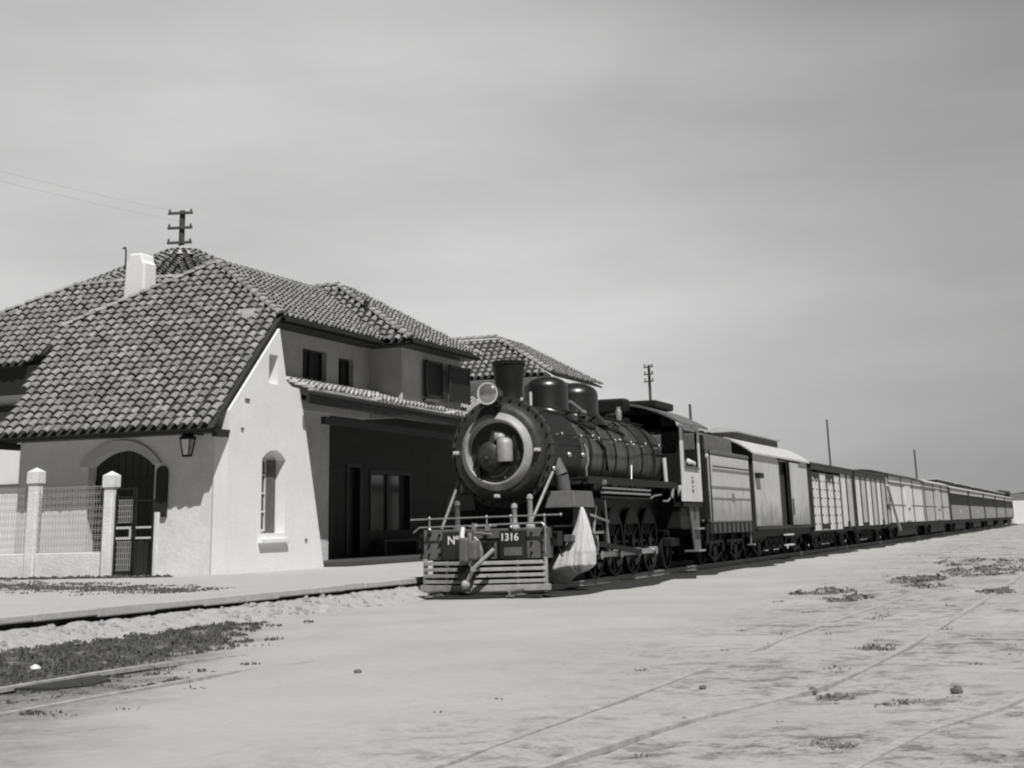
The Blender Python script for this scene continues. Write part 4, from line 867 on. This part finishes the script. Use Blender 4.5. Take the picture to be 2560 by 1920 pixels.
fb.build('eyes', MAT['hair'], pr, smooth=60)
MB().sphere(L(1.0, 37.295, 2.83), .018, 8, 6, (.8, 1, 1.3)).build('nose', MAT['skin'], pr, smooth=60)
for k, (dx, ln) in enumerate(((-.026, .07), (-.009, .082), (.009, .078), (.026, .062))):
    MB().tube([L(1.37+dx, 37.02, 2.50), L(1.37+dx, 37.02-ln*.6, 2.497), L(1.37+dx, 37.02-ln, 2.478)], .0085, 6).build('finger', MAT['skin'], pr, smooth=60)
MB().tube([L(1.34, 37.06, 2.50), L(1.315, 37.02, 2.49), L(1.31, 36.99, 2.48)], .010, 6).build('thumb', MAT['skin'], pr, smooth=60)

# ------------------------------------------------------------------ steam from the cylinder cocks
def steam():
    from mathutils import noise
    mb = MB(); n, m_ = 110, 120; vs = []
    for j in range(m_+1):
        t = j/m_; z = 1.46-1.14*t
        r_ = .02+.245*min(1, t*1.5)**.75*(1 if t < .88 else max(.04, (1-t)/.12)**.5)*(.72+.38*t)
        cx = 1.42-.03*t+.02*math.sin(t*5); cy = 28.05-.12*t
        for i in range(n):
            a = 2*math.pi*i/n; d = Vector((math.cos(a), math.sin(a)*1.2, 0)); q = Vector((d.x*1.3, d.y*1.3, z*2.0))
            k = 1+.24*noise.noise(Vector((d.x*1.5, d.y*1.5, z*1.1)))+.30*abs(noise.noise(Vector((d.x*3.4+3, d.y*3.4, z*1.3))))-.05+.06*noise.noise(Vector((d.x*8, d.y*8, z*5)))+.03*noise.noise(q*12)
            ext = 1.9*max(0, -d.x)**3*max(0, t-.45)**1.1*2.2
            vs.append(Vector((cx, cy, z))+d*r_*k+Vector((-ext*r_, -.1*ext*r_, -ext*.10)))
    fs = [(j*n+i, j*n+(i+1) % n, (j+1)*n+(i+1) % n, (j+1)*n+i) for j in range(m_) for i in range(n)]+[tuple(range(n)), tuple(range(m_*n, m_*n+n))]
    mb.add(vs, fs).move((XA, 0, 0)); o = mb.build('steam_plume', MAT['steam'], None, smooth=180)
    tag(o, 'pale cone of steam blowing down from the engine cylinder beside the pilot', 'steam')
steam()

# ------------------------------------------------------------------ rolling stock
def bogie(root, yc, half=.85, wr=.42, steps=False):
    tr_ = None
    for sx in (-1, 1):
        x = sx*.98
        f_ = part(MB().bar((x, yc-half-.3, .62), (x, yc+half+.3, .62), .08, .14).bar((x, yc-half, .40), (x, yc-.25, .24), .06, .07).bar((x, yc+half, .40), (x, yc+.25, .24), .06, .07).bar((x, yc-.25, .24), (x, yc+.25, .24), .06, .07).box(x-.04, x+.04, yc-.22, yc+.22, .26, .60), 'bogie_frame', 'iron', root)
        for y in (yc-half, yc+half):
            part(MB().box(x-.09, x+.09, y-.13, y+.13, .40, .62), 'axle_box', 'iron', f_, bevel=.02)
            w = part(MB().lathe([(.05, sx*.70), (wr-.1, sx*.72), (wr-.04, sx*.69), (wr, sx*.69), (wr, sx*.82), (wr-.05, sx*.82), (wr-.09, sx*.78), (.12, sx*.80), (.10, sx*.86), (.02, sx*.86)], (0, y, wr+.11), (1, 0, 0), 28), 'wheel', 'iron', f_, 40)
    return f_
tn = thing('tender', (XA, 41.7, 0), 'grey riveted tender with raised coal bunker coupled behind the engine cab', 'tender')
part(MB().box(-1.30, 1.30, 39.25, 44.2, 1.12, 2.80), 'tank', 'tender', tn, bevel=.05)
part(MB().box(-1.30, 1.315, 39.35, 44.15, 2.795, 2.90), 'tank_coping', 'coal', tn, bevel=.02)
part(MB().box(-1.12, 1.12, 39.3, 42.9, 2.9, 3.32), 'coal_bunker', 'coal', tn, bevel=.03)
cl = MB(); rnd = random.Random(9)
for i in range(220): x, y = rnd.uniform(-1, 1), rnd.uniform(39.5, 42.8); cl.sphere((x, y, 3.30+.12*(1-abs(x))+rnd.uniform(-.03, .05)), rnd.uniform(.06, .12), 6, 4)
o = part(cl, 'coal', 'iron', tn); o['kind'] = 'stuff'
part(MB().box(-.75, .9, 43.0, 44.0, 2.9, 3.05), 'water_hatch', 'greyp', tn, bevel=.04)
part(MB().tube([(1.34, 39.5, 2.50), (1.34, 44.1, 2.50)], .018), 'handrail', 'iron', tn, 60)
part(MB().box(1.30, 1.318, 39.3, 44.15, 1.98, 2.02).box(1.30, 1.312, 39.3, 44.15, 1.70, 1.74), 'seam_strip', 'lettergrey', tn)
text('tender_number', '1316', .30, Matrix.Translation(L(1.315, 41.85, 1.75)) @ Matrix.Rotation(math.radians(90), 4, 'Z') @ RX @ Matrix.Diagonal((.6, 1, 1, 1)), MAT['lettergrey'], tn)
part(MB().box(-1.25, 1.28, 39.1, 44.35, .86, 1.12), 'underframe', 'iron', tn)
rb = MB()
for i in range(9): rb.box(1.28, 1.30, 39.5+i*.55, 39.6+i*.55, .88, 1.1)
part(rb, 'frame_ribs', 'greyp', tn)
part(MB().cyl((1.20, 39.0, .7), (1.2, 39.0, 3.25), .05), 'corner_post', 'iron', tn, 50)
part(MB().tube([(1.33, 39.15, 1.15), (1.33, 39.15, 2.9)], .02), 'grab_rail', 'iron', tn, 60); part(MB().tube([(1.33, 44.25, 1.15), (1.33, 44.25, 2.6)], .02), 'grab_rail', 'iron', tn, 60)
part(MB().box(-1.28, 1.28, 38.9, 38.96, 1.2, 2.9), 'front_bulkhead', 'iron', tn)
bogie(tn, 40.6, .75); bogie(tn, 43.1, .75)
part(MB().box(1.1, 1.32, 44.1, 44.35, .5, .54).box(1.2, 1.24, 44.2, 44.24, .5, .9), 'tail_step', 'steel', tn)

def arcroof(hw, z0, rise, y0, y1, th=.05, n=16):
    vs = []; xs = [-hw+2*hw*i/n for i in range(n+1)]
    zf = lambda x: z0+rise*(1-(abs(x)/hw)**2.2)
    for y in (y0, y1):
        vs += [(x, y, zf(x)) for x in xs]+[(x, y, zf(x)-th) for x in reversed(xs)]
    k = 2*(n+1); return MB().add(vs, [tuple(reversed(range(k))), tuple(range(k, 2*k))]+[(i, (i+1) % k, k+(i+1) % k, k+i) for i in range(k)]), zf
def endwall(hw, z0, zf, y0, y1, n=16):
    vs = []; xs = [-hw+2*hw*i/n for i in range(n+1)]
    for y in (y0, y1): vs += [(x, y, zf(x)-.052) for x in xs]+[(hw, y, z0), (-hw, y, z0)]
    k = n+3; return MB().add(vs, [tuple(reversed(range(k))), tuple(range(k, 2*k))]+[(i, (i+1) % k, k+(i+1) % k, k+i) for i in range(k)])
def couplers(root, y0, y1):
    for y, s in ((y0, -1), (y1, 1)): part(MB().box(-.1, .1, min(y, y+s*.28), max(y, y+s*.28), .72, .92), 'coupler', 'iron', root)
    part(MB().box(-1.2, 1.22, y0, y1, .70, .90), 'underframe', 'iron', root)
    for k in range(3):
        y = y0+(y1-y0)*(.4+.1*k); part(MB().bar((1.0, y-.8, .7), (1.0, y, .36), .05, .05).bar((1.0, y, .36), (1.0, y+.8, .7), .05, .05), 'truss_rod', 'iron', root)

# goods van with arched roof and raised ventilator
HW = 1.30
v1 = thing('boxcar', (XA, 49, 0), 'grey goods van with arched pale roof and raised ventilator behind the tender', 'goods van')
rf_, zf = arcroof(HW+.08, 3.02, .52, 44.55, 54.15); part(rf_, 'roof', 'roofpale', v1, 40)
part(endwall(HW, .92, zf, 44.75, 44.8), 'end_wall', 'rust', v1)
part(endwall(HW, .92, zf, 53.9, 53.95), 'end_wall', 'rust', v1)
sd_ = part(MB().box(HW-.03, HW, 44.802, 53.898, .92, 2.99), 'side_wall', 'boxcar', v1)
cut(sd_, [MB().box(XA+HW-.3, XA+HW+.3, 48.75, 50.2, 1.0, 2.9)]); sd_.name = 'side_wall'
part(MB().box(-HW, -HW+.03, 44.802, 53.898, .92, 2.99), 'side_wall', 'boxcar', v1)
part(MB().box(HW-.16, HW-.12, 48.6, 50.3, .95, 2.95), 'door_gap', 'rust', v1)
dd = part(MB().box(HW+.02, HW+.06, 50.15, 51.9, 1.0, 2.9), 'sliding_door', 'boxcar', v1)
part(MB().box(HW+.03, HW+.08, 50.1, 50.2, 1.0, 2.92), 'door_edge', 'iron', dd); part(MB().tube([(HW+.1, 50.35, 1.3), (HW+.1, 50.35, 1.8)], .02), 'door_handle', 'iron', dd)
part(MB().box(HW, HW+.05, 48.6, 52.3, 2.92, 2.98), 'door_track', 'iron', v1)
part(MB().box(HW, HW+.04, 44.8, 53.9, .90, 1.0), 'side_sill', 'rust', v1)
part(MB().box(HW-.1, HW+.14, 44.95, 45.6, 2.32, 2.46), 'end_bracket', 'iron', v1)
part(MB().box(HW+.0, HW+.12, 48.8, 49.9, .70, .74).box(HW+.0, HW+.12, 48.8, 49.9, .40, .44), 'step', 'wagon_white', v1)
part(MB().box(HW+.02, HW+.05, 48.85, 48.9, .44, .9).box(HW+.02, HW+.05, 49.8, 49.85, .44, .9), 'step_hanger', 'iron', v1)
vent = part(MB().box(-.34, .50, 46.3, 53.2, 3.44, 3.74), 'ventilator', 'woodg', v1)
part(MB().add([(-.46, 46.2, 3.745), (.08, 46.2, 3.86), (.62, 46.2, 3.745), (-.46, 53.3, 3.745), (.08, 53.3, 3.86), (.62, 53.3, 3.745), (-.46, 46.2, 3.70), (.62, 46.2, 3.70), (-.46, 53.3, 3.70), (.62, 53.3, 3.70)], [(0, 1, 4, 3), (1, 2, 5, 4), (0, 6, 7, 2, 1), (3, 4, 5, 9, 8), (6, 8, 9, 7), (0, 3, 8, 6), (2, 7, 9, 5)]), 'ventilator_cap', 'roofpale', vent)
couplers(v1, 44.6, 54.05); bogie(v1, 46.3); bogie(v1, 52.3); part(MB().box(-.9, .9, 47.8, 50.8, .30, .70), 'underfloor_box', 'iron', v1)

def stockcar(y0, y1, label, cattle):
    r = thing('boxcar', (XA, (y0+y1)/2, 0), label, 'goods van')
    rf_, zf = arcroof(HW+.06, 3.02, .20, y0-.05, y1+.05); part(rf_, 'roof', 'rust', r, 40)
    part(endwall(HW, .9, zf, y0, y0+.05), 'end_wall', 'rust', r); part(endwall(HW, .9, zf, y1-.05, y1), 'end_wall', 'rust', r)
    part(MB().box(HW-.02, HW+.05, y0, y1, 2.80, 3.0), 'cornice', 'rust', r)
    part(MB().box(-HW, -HW+.04, y0+.06, y1-.06, .92, 2.8), 'side_wall', 'wagon_grey', r)
    n = 6; w = (y1-y0-.2)/n; rnd = random.Random(int(y0))
    for i in range(n):
        a = y0+.1+i*w; b = a+w
        part(MB().box(HW-.04, HW+.03, a-.06, a+.06, .80, 2.8), 'post', 'rust', r)
        if cattle and i in (0, 1, 2, 3):
            p = part(MB().box(HW-.05, HW-.01, a+.06, b-.06, .78, 2.72), 'side_panel', 'wagon_white', r)
            s_ = MB()
            for k in range(6):
                z = .98+.29*k
                for c in (a+.42, b-.42): s_.box(HW-.012, HW+.004, c-.10, c+.10, z, z+.035)
            part(s_, 'slots', 'rust', p)
            if i % 2 == 0:
                h = MB()
                for k in range(7): yy = a+.08+k*(w-.2)/7; h.add([(HW-.005, yy, 2.72), (HW-.005, yy+w/7, 2.72), (HW-.005, yy+w/14, 2.72-rnd.uniform(.15, .45)), (HW+.02, yy, 2.72), (HW+.02, yy+w/7, 2.72)], [(0, 1, 2), (3, 4, 2), (0, 3, 2), (1, 4, 2), (0, 1, 4, 3)])
                part(h, 'torn_canvas', 'rust', p)
        else: part(MB().box(HW-.05, HW-.01, a+.06, b-.06, .86, 2.8), 'side_panel', 'wagon_grey' if i % 2 else 'wagon_white', r)
    part(MB().box(HW-.04, HW+.03, y1-.16, y1-.04, .80, 2.8), 'post', 'rust', r)
    part(MB().box(-.25, .25, y0, y1, 3.24, 3.28), 'roof_walk', 'wagon_grey', r)
    part(MB().box(.8, 1.3, y0+2, y0+3.4, .82, .99).box(1.2, 1.34, y1-2, y1-1.6, .78, 1.05), 'door_stop', 'iron', r)
    couplers(r, y0, y1); bogie(r, y0+1.9); bogie(r, y1-1.9); part(MB().box(-.9, .9, y0+3.3, y1-3.3, .30, .70), 'underfloor_box', 'iron', r)
    return r
stockcar(54.5, 64.6, 'livestock wagon with pale slotted panels and ragged dark canvas under the roof', True)
sc2 = stockcar(65.1, 75.4, 'plain panelled wagon with dark posts and dark roof, second behind the ventilated van', False)
part(MB().bar((HW+.1, 75.5, 2.6), (HW+.25, 77.6, .55), .12, .06), 'tail_ladder', 'wagon_white', sc2)

def baggage(y0, y1, label, pale):
    r = thing('boxcar', (XA, (y0+y1)/2, 0), label, 'goods van')
    rf_, zf = arcroof(HW+.08, 3.10, .28, y0, y1); part(rf_, 'roof', 'rust' if pale else 'roofpale', r, 40)
    part(endwall(HW, .9, zf, y0+.05, y0+.1), 'end_wall', 'wagon_grey', r); part(endwall(HW, .9, zf, y1-.1, y1-.05), 'end_wall', 'wagon_grey', r)
    m_ = 'wagon_white' if pale else 'wagon_grey'
    part(MB().box(HW-.03, HW, y0+.1, y1-.1, .92, 3.06), 'side_wall', m_, r); part(MB().box(-HW, -HW+.03, y0+.1, y1-.1, .92, 3.06), 'side_wall', m_, r)
    for k in range(4): y = y0+.3+(y1-y0-.6)*k/3; part(MB().box(HW, HW+.04, y-.07, y+.07, .92, 3.05), 'post', 'woodg' if pale else 'rust', r)
    part(MB().box(HW, HW+.05, y0+.1, y1-.1, 2.72, 2.78), 'door_track', 'woodg', r)
    part(MB().box(HW, HW+.02, y0+.1, y1-.1, 1.72, 1.76), 'belt_rail', 'lettergrey', r)
    d_ = part(MB().box(HW+.005, HW+.045, (y0+y1)/2-1.2, (y0+y1)/2+1.2, .98, 2.7), 'sliding_door', m_, r)
    part(MB().box(HW+.045, HW+.075, (y0+y1)/2-.3, (y0+y1)/2+.3, 1.52, 1.60), 'door_bar', 'iron', d_)
    couplers(r, y0, y1); bogie(r, y0+2.4); bogie(r, y1-2.4); part(MB().box(-1, 1.15, y0+3.9, y1-3.9, .28, .7), 'underfloor_box', 'iron', r)
baggage(76.2, 92.6, 'pale sided van with dark roof edge, nearest of the long vans', True)
baggage(93.1, 109.6, 'duller long van with pale roof just ahead of the passenger coaches', False)

def coach(y0, y1):
    r = thing('passenger_coach', (XA, (y0+y1)/2, 0), '', 'passenger coach', 'passenger coaches at the tail of the train')
    rf_, zf = arcroof(HW+.08, 3.04, .26, y0, y1); part(rf_, 'roof', 'roofpale', r, 40)
    part(endwall(HW, .9, zf, y0+.05, y0+.1), 'end_wall', 'rust', r); part(endwall(HW, .9, zf, y1-.1, y1-.05), 'end_wall', 'rust', r)
    part(MB().box(HW-.03, HW, y0+.1, y1-.1, .92, 1.88), 'lower_side', 'wagon_grey' if False else 'coach', r)
    part(MB().box(HW-.03, HW, y0+.1, y1-.1, 2.66, 3.0), 'letter_board', 'wagon_grey', r)
    part(MB().box(HW-.10, HW-.06, y0+.1, y1-.1, 1.88, 2.66), 'glazing', 'coachwin', r)
    n = 11
    for i in range(n+1): y = y0+.3+(y1-y0-.6)*i/n; part(MB().box(HW-.05, HW+.005, y-.09, y+.09, 1.88, 2.66), 'window_pillar', 'rust', r)
    part(MB().box(-HW, -HW+.03, y0+.1, y1-.1, .92, 3.0), 'far_side', 'coach', r)
    part(MB().box(-.5, .5, y0+1.2, y1-1.2, 3.28, 3.56), 'clerestory', 'rust', r); part(MB().box(-.62, .62, y0+1.0, y1-1.0, 3.56, 3.61), 'clerestory_roof', 'roofpale', r)
    for y in (y0+.2, y1-.2): part(MB().box(HW-.03, HW+.04, y-.12, y+.12, .92, 3.0), 'corner_post', 'rust', r)
    part(MB().box(HW+.004, HW+.012, (y0+y1)/2-.3, (y0+y1)/2+.3, 1.35, 1.58), 'coach_crest', 'letter', r)
    couplers(r, y0, y1); bogie(r, y0+2.6); bogie(r, y1-2.6); part(MB().box(-1, 1.15, y0+4.2, y1-4.2, .26, .7), 'battery_box', 'iron', r)
    return r
c0 = coach(110.3, 127.5)
LB = ['passenger coach with dark window band directly behind the duller long van', 'second passenger coach back, between the first and the middle coach', 'middle one of the five passenger coaches, far along the train', 'next to last passenger coach of the train', 'last passenger coach at the far end of the train near the tree']
c0['label'] = LB[0]
for k in range(1, 5): c = copy_tree(c0); c.location.y += 17.7*k; c['label'] = LB[k]

# ------------------------------------------------------------------ telegraph poles
def tpole(x, y, h, arms, aw, r, label, rz=0.0, ins=True):
    t = thing('telegraph_pole', (x, y, 0), label, 'telegraph pole', 'telegraph poles beyond the station')
    MB().cyl((x, y, -.2), (x, y, h), r*1.25, r, 14).build('pole', MAT['pole'], t, smooth=50)
    d = Vector((math.cos(rz), math.sin(rz), 0)); c = Vector((x, y, 0))
    for i in range(arms):
        z = h-.12-i*.48*aw/.8 if aw < 1.2 else h-.15-i*.55
        a = MB().bar(c-d*aw/2+Vector((0, -r-.04, z)), c+d*aw/2+Vector((0, -r-.04, z+.01)), r*.8, r*.9).build('cross_arm', MAT['pole'], t, bevel=.01)
        if ins:
            for s_ in (-1, 1): p = c+d*s_*(aw/2-.06)+Vector((0, -r-.04, z+.05)); MB().lathe([(.03, 0), (.045, .04), (.035, .10), (.015, .12)], p, (0, 0, 1), 10).build('insulator', MAT['greyp'], a, smooth=50)
tpole(-30.1, 48.0, 12.58, 3, .91, .105, 'dark telegraph pole with three cross arms rising behind the conical turret roof', .3)
tpole(-20.53, 77.3, 8.95, 3, .60, .07, 'slim telegraph pole with three short arms above the engine cab', -.4)
tpole(-25.6, 107.0, 9.1, 0, .5, .09, 'bare pole top peeking over the cab roof', 0, False)
tpole(-19.46, 128.5, 8.9, 0, .4, .07, 'bare thin pole standing behind the livestock wagon', 1.2, False)
tpole(-19.8, 199, 9.1, 0, .9, .10, 'most distant thin pole above the pale van roofs', 1.3, False)

def wires(P, Q, sag, label, grp):
    for (dx, z, l2) in ((-.4, 0, 'upper'), (.4, -.55, 'lower')):
        a = Vector(P)+Vector((dx, 0, z)); b = Vector(Q)+Vector((dx, 0, z)); pts = []
        for k in range(17): t = k/16; p = a.lerp(b, t); p.z -= sag*4*t*(1-t); pts.append(p)
        o = MB().tube(pts, .002, 5).build('telegraph_wire', MAT['pole'], None); tag(o, l2+' '+label, 'wire', grp)
wires((-30.1, 48, 12.6), (-31.5, 2, 12.8), .7, 'thin telegraph wire running left from the pole behind the turret', 'telegraph wires on the left')
# ------------------------------------------------------------------ far end: tree, shed, signal post
def leafclump(mb, c, r, n, s, rnd, flat=.7):
    for i in range(n):
        d = Vector((rnd.gauss(0, 1), rnd.gauss(0, 1), rnd.gauss(0, 1))).normalized()*r*rnd.uniform(.4, 1)**.5; d.z *= flat
        p = Vector(c)+d; a = Vector((rnd.gauss(0, 1), rnd.gauss(0, 1), rnd.gauss(0, 1))).normalized(); b = a.orthogonal().normalized()
        mb.add([p-a*s-b*s*.5, p+a*s-b*s*.5, p+a*s*.6+b*s*.6, p-a*s*.6+b*s*.6], [(0, 1, 2, 3)])
def tree(x, y, h, r, label):
    rnd = random.Random(int(x*7+y)); t = thing('tree', (x, y, 0), label, 'tree', 'trees at the end of the yard')
    tk_ = MB().cyl((x, y, -.1), (x+.1, y, h*.5), .22, .14, 10)
    for k in range(5): a = k*1.3; tk_.cyl((x+.1, y, h*(.3+.04*k)), (x+math.cos(a)*r*.6, y+math.sin(a)*r*.6, h*.7), .09, .04, 7)
    tk_.build('trunk', MAT['pole'], t, smooth=50); mb = MB()
    for k in range(26):
        a = rnd.uniform(0, 6.28); q = rnd.uniform(.1, .85)*r; leafclump(mb, (x+math.cos(a)*q, y+math.sin(a)*q, h*rnd.uniform(.5, .92)), r*.32, 90, .14, rnd)
    mb.build('crown', MAT['leafdark'], t, fix=False)
tree(-11.4, 224, 4.5, 1.2, 'bushy dark tree standing beyond the last coach'); 
for i, (x, y) in enumerate(((-3.5, 300), (2.5, 330), (9, 310))): tree(x, y, 6.5+i, 3.6, ['low dark tree on the horizon at the right edge', 'second low tree on the horizon farther right', 'third low tree outside the yard on the far right'][i])
wh = thing('warehouse', (-5, 240, 0), 'long pale shed with plain wall at the right edge beyond the coaches', 'shed')
MB().box(-10.6, 0, 232, 250, -.1, 3.9).build('wall', MAT['plaster'], wh)
MB().prism([(-10.9, 231.6, 3.9), (.3, 231.6, 3.9), (-5.3, 231.6, 4.6)], (0, 25, 0)).build('roof', MAT['coal'], wh)
MB().box(-8.5, -6.9, 231.9, 231.99, 0, 2.8).build('door', MAT['wood'], wh)
sg = thing('point_lever', (-3.6, 100, 0), 'small dark switch lever standing in the yard at far right', 'switch lever')
MB().box(-3.75, -3.45, 99.8, 100.2, -.02, .25).cyl((-3.6, 100, .2), (-3.5, 100, 1.15), .05).build('lever', MAT['iron'], sg)
MB().sphere((-3.5, 100, 1.2), .12, 10, 8).build('weight', MAT['iron'], sg, smooth=60)

# ------------------------------------------------------------------ turf, weeds, stones
def tufts(name, label, spots, m_, cat=None, z=0.0):
    mb = MB(); rnd = random.Random(len(spots))
    for (x, y, r_, n, h) in spots:
        for i in range(n):
            a = rnd.uniform(0, 6.28); q = r_*rnd.random()**.6; px, py = x+math.cos(a)*q, y+math.sin(a)*q
            hh = h*rnd.uniform(.15, .8)*(1-.75*q/r_); w = h*rnd.uniform(.25, .6); t = rnd.uniform(0, 6.28); u = rnd.uniform(0, 6.28); l = hh*rnd.uniform(.2, 1.0)
            dx, dy = math.cos(t)*w, math.sin(t)*w; lx, ly = math.cos(u)*l, math.sin(u)*l; b = z-.02+hh*rnd.uniform(0, .35)
            mb.add([(px-dx, py-dy, b), (px+dx, py+dy, b), (px+dx*.7+lx, py+dy*.7+ly, z+hh), (px-dx*.4+lx*.8, py-dy*.4+ly*.8, z+hh*1.05)], [(0, 1, 2, 3)])
    o = mb.build(name, m_, None, fix=False); tag(o, label, cat, kind='stuff'); return o
rnd = random.Random(4); sp_ = []
for i in range(2000):
    y = rnd.uniform(9.3, 19.5); x = rnd.uniform(-11.6, -6.2); e = x+.42*y+rnd.gauss(0, .35)
    if e > -2.55 or (y < 11 and rnd.random() < .5): continue
    sp_.append((x, y, rnd.uniform(.05, .16), 14, rnd.uniform(.015, .055)))
tufts('turf', 'dark ragged turf between the platform and the rusty rail', sp_, MAT['leaf'])
sp_ = []
for i in range(420):
    t = rnd.random(); x = -22.5+9.2*t; y = 27.2-5.2*t+rnd.gauss(0, .55+.55*(1-t)); sp_.append((x, y, rnd.uniform(.10, .25), 12, rnd.uniform(.02, .05)))
for i in range(260):
    x = rnd.uniform(-24.5, -18.8); sp_.append((x, 29.95+rnd.uniform(-.18, .10), .12, 10, rnd.uniform(.03, .11)))
tufts('weeds', 'strip of low weeds on the platform in front of the fence wall', sp_, MAT['leaf'], z=PZ+.01)
sp_ = []
for (x, y, rr, n) in ((-3.3, 31, 1.0, 60), (-2.4, 35, 1.6, 60), (-1.5, 25.8, .45, 26), (-1.9, 37, 1.5, 30), (-2.8, 28, .7, 16), (-4.3, 26.5, .8, 22), (-3.6, 24.5, .6, 12), (-1.75, 10.9, .18, 16), (-1.3, 10.6, .18, 14), (-1.35, 8.6, .10, 12), (-1.5, 8.75, .08, 8), (-2.0, 12.9, .2, 8), (-2.9, 42, 2, 40), (-1.0, 44, 2, 40), (-2.0, 15.2, .25, 10), (-2.6, 20, .4, 12), (-1.6, 17, .3, 10)):
    for i in range(n): a = rnd.uniform(0, 6.28); q = rr*math.sqrt(rnd.random()); sp_.append((x+math.cos(a)*q*.5, y+math.sin(a)*q*1.6, .05+.004*y, 14, rnd.uniform(.04, .12)*(1 if y > 22 else .32)))
for i in range(200):
    y = 8+rnd.random()**1.1*55; x = rnd.uniform(-4.2, .5)-.02*y; sp_.append((x, y, .03+.003*y, 8, rnd.uniform(.008, .03)*(1+y*.02)))
tufts('weeds', 'dry grey weeds scattered across the right of the yard', sp_, MAT['leafpale'])
def stones(label, spots):
    for (x, y, s) in spots:
        r_ = random.Random(int(x*100+y*10)); mb = MB().sphere((x, y, s*.25), s, 9, 6, (1, 1, .6)); mb.v = [p+Vector((r_.uniform(-1, 1), r_.uniform(-1, 1), r_.uniform(-1, 1)))*s*.16 for p in mb.v]
        o = mb.build('stone', MAT['greyp'] if label[0] == 'd' else MAT['concrete'], None, smooth=50); tag(o, label, 'stone', 'loose stones in the yard')
stones('dark loose stone in the pale dust beside the nearest siding, rightmost of three', [(-1.0, 11.3, .045)])
stones('dark loose stone resting against the curved buried rail', [(-1.95, 11.25, .035)])
stones('dark loose stone by the farther siding, leftmost of three', [(-2.75, 11.4, .028)])
stones('dark loose stone alone on the bare sand in the foreground', [(-5.9, 12.35, .035)])
stones('white stone lying in the dark turf above the rusty rail', [(-9.2, 12.5, .05)])
pk = MB().cyl((-11.15, 12.9, -.05), (-11.13, 12.9, .30), .028, .02, 8).build('marker_peg', MAT['concrete'], None, smooth=50); tag(pk, 'short pale marker peg in the turf at the left edge by the platform', 'peg')
pt = MB().add([(-8.02, 10.62, .035), (-7.98, 11.72, .035), (-7.72, 11.5, .02), (-7.66, 11.1, .015), (-7.78, 10.8, .02), (-8.0, 10.64, .0), (-7.97, 11.70, .0), (-7.72, 11.5, .0), (-7.66, 11.1, .0), (-7.78, 10.8, .0)], [(0, 1, 2, 3, 4), (9, 8, 7, 6, 5), (0, 5, 6, 1), (1, 6, 7, 2), (2, 7, 8, 3), (3, 8, 9, 4), (4, 9, 5, 0)]).build('hollow', MAT['rust'], None); tag(pt, 'dark hollow of bare soil beside the rusty rail', None, kind='structure')
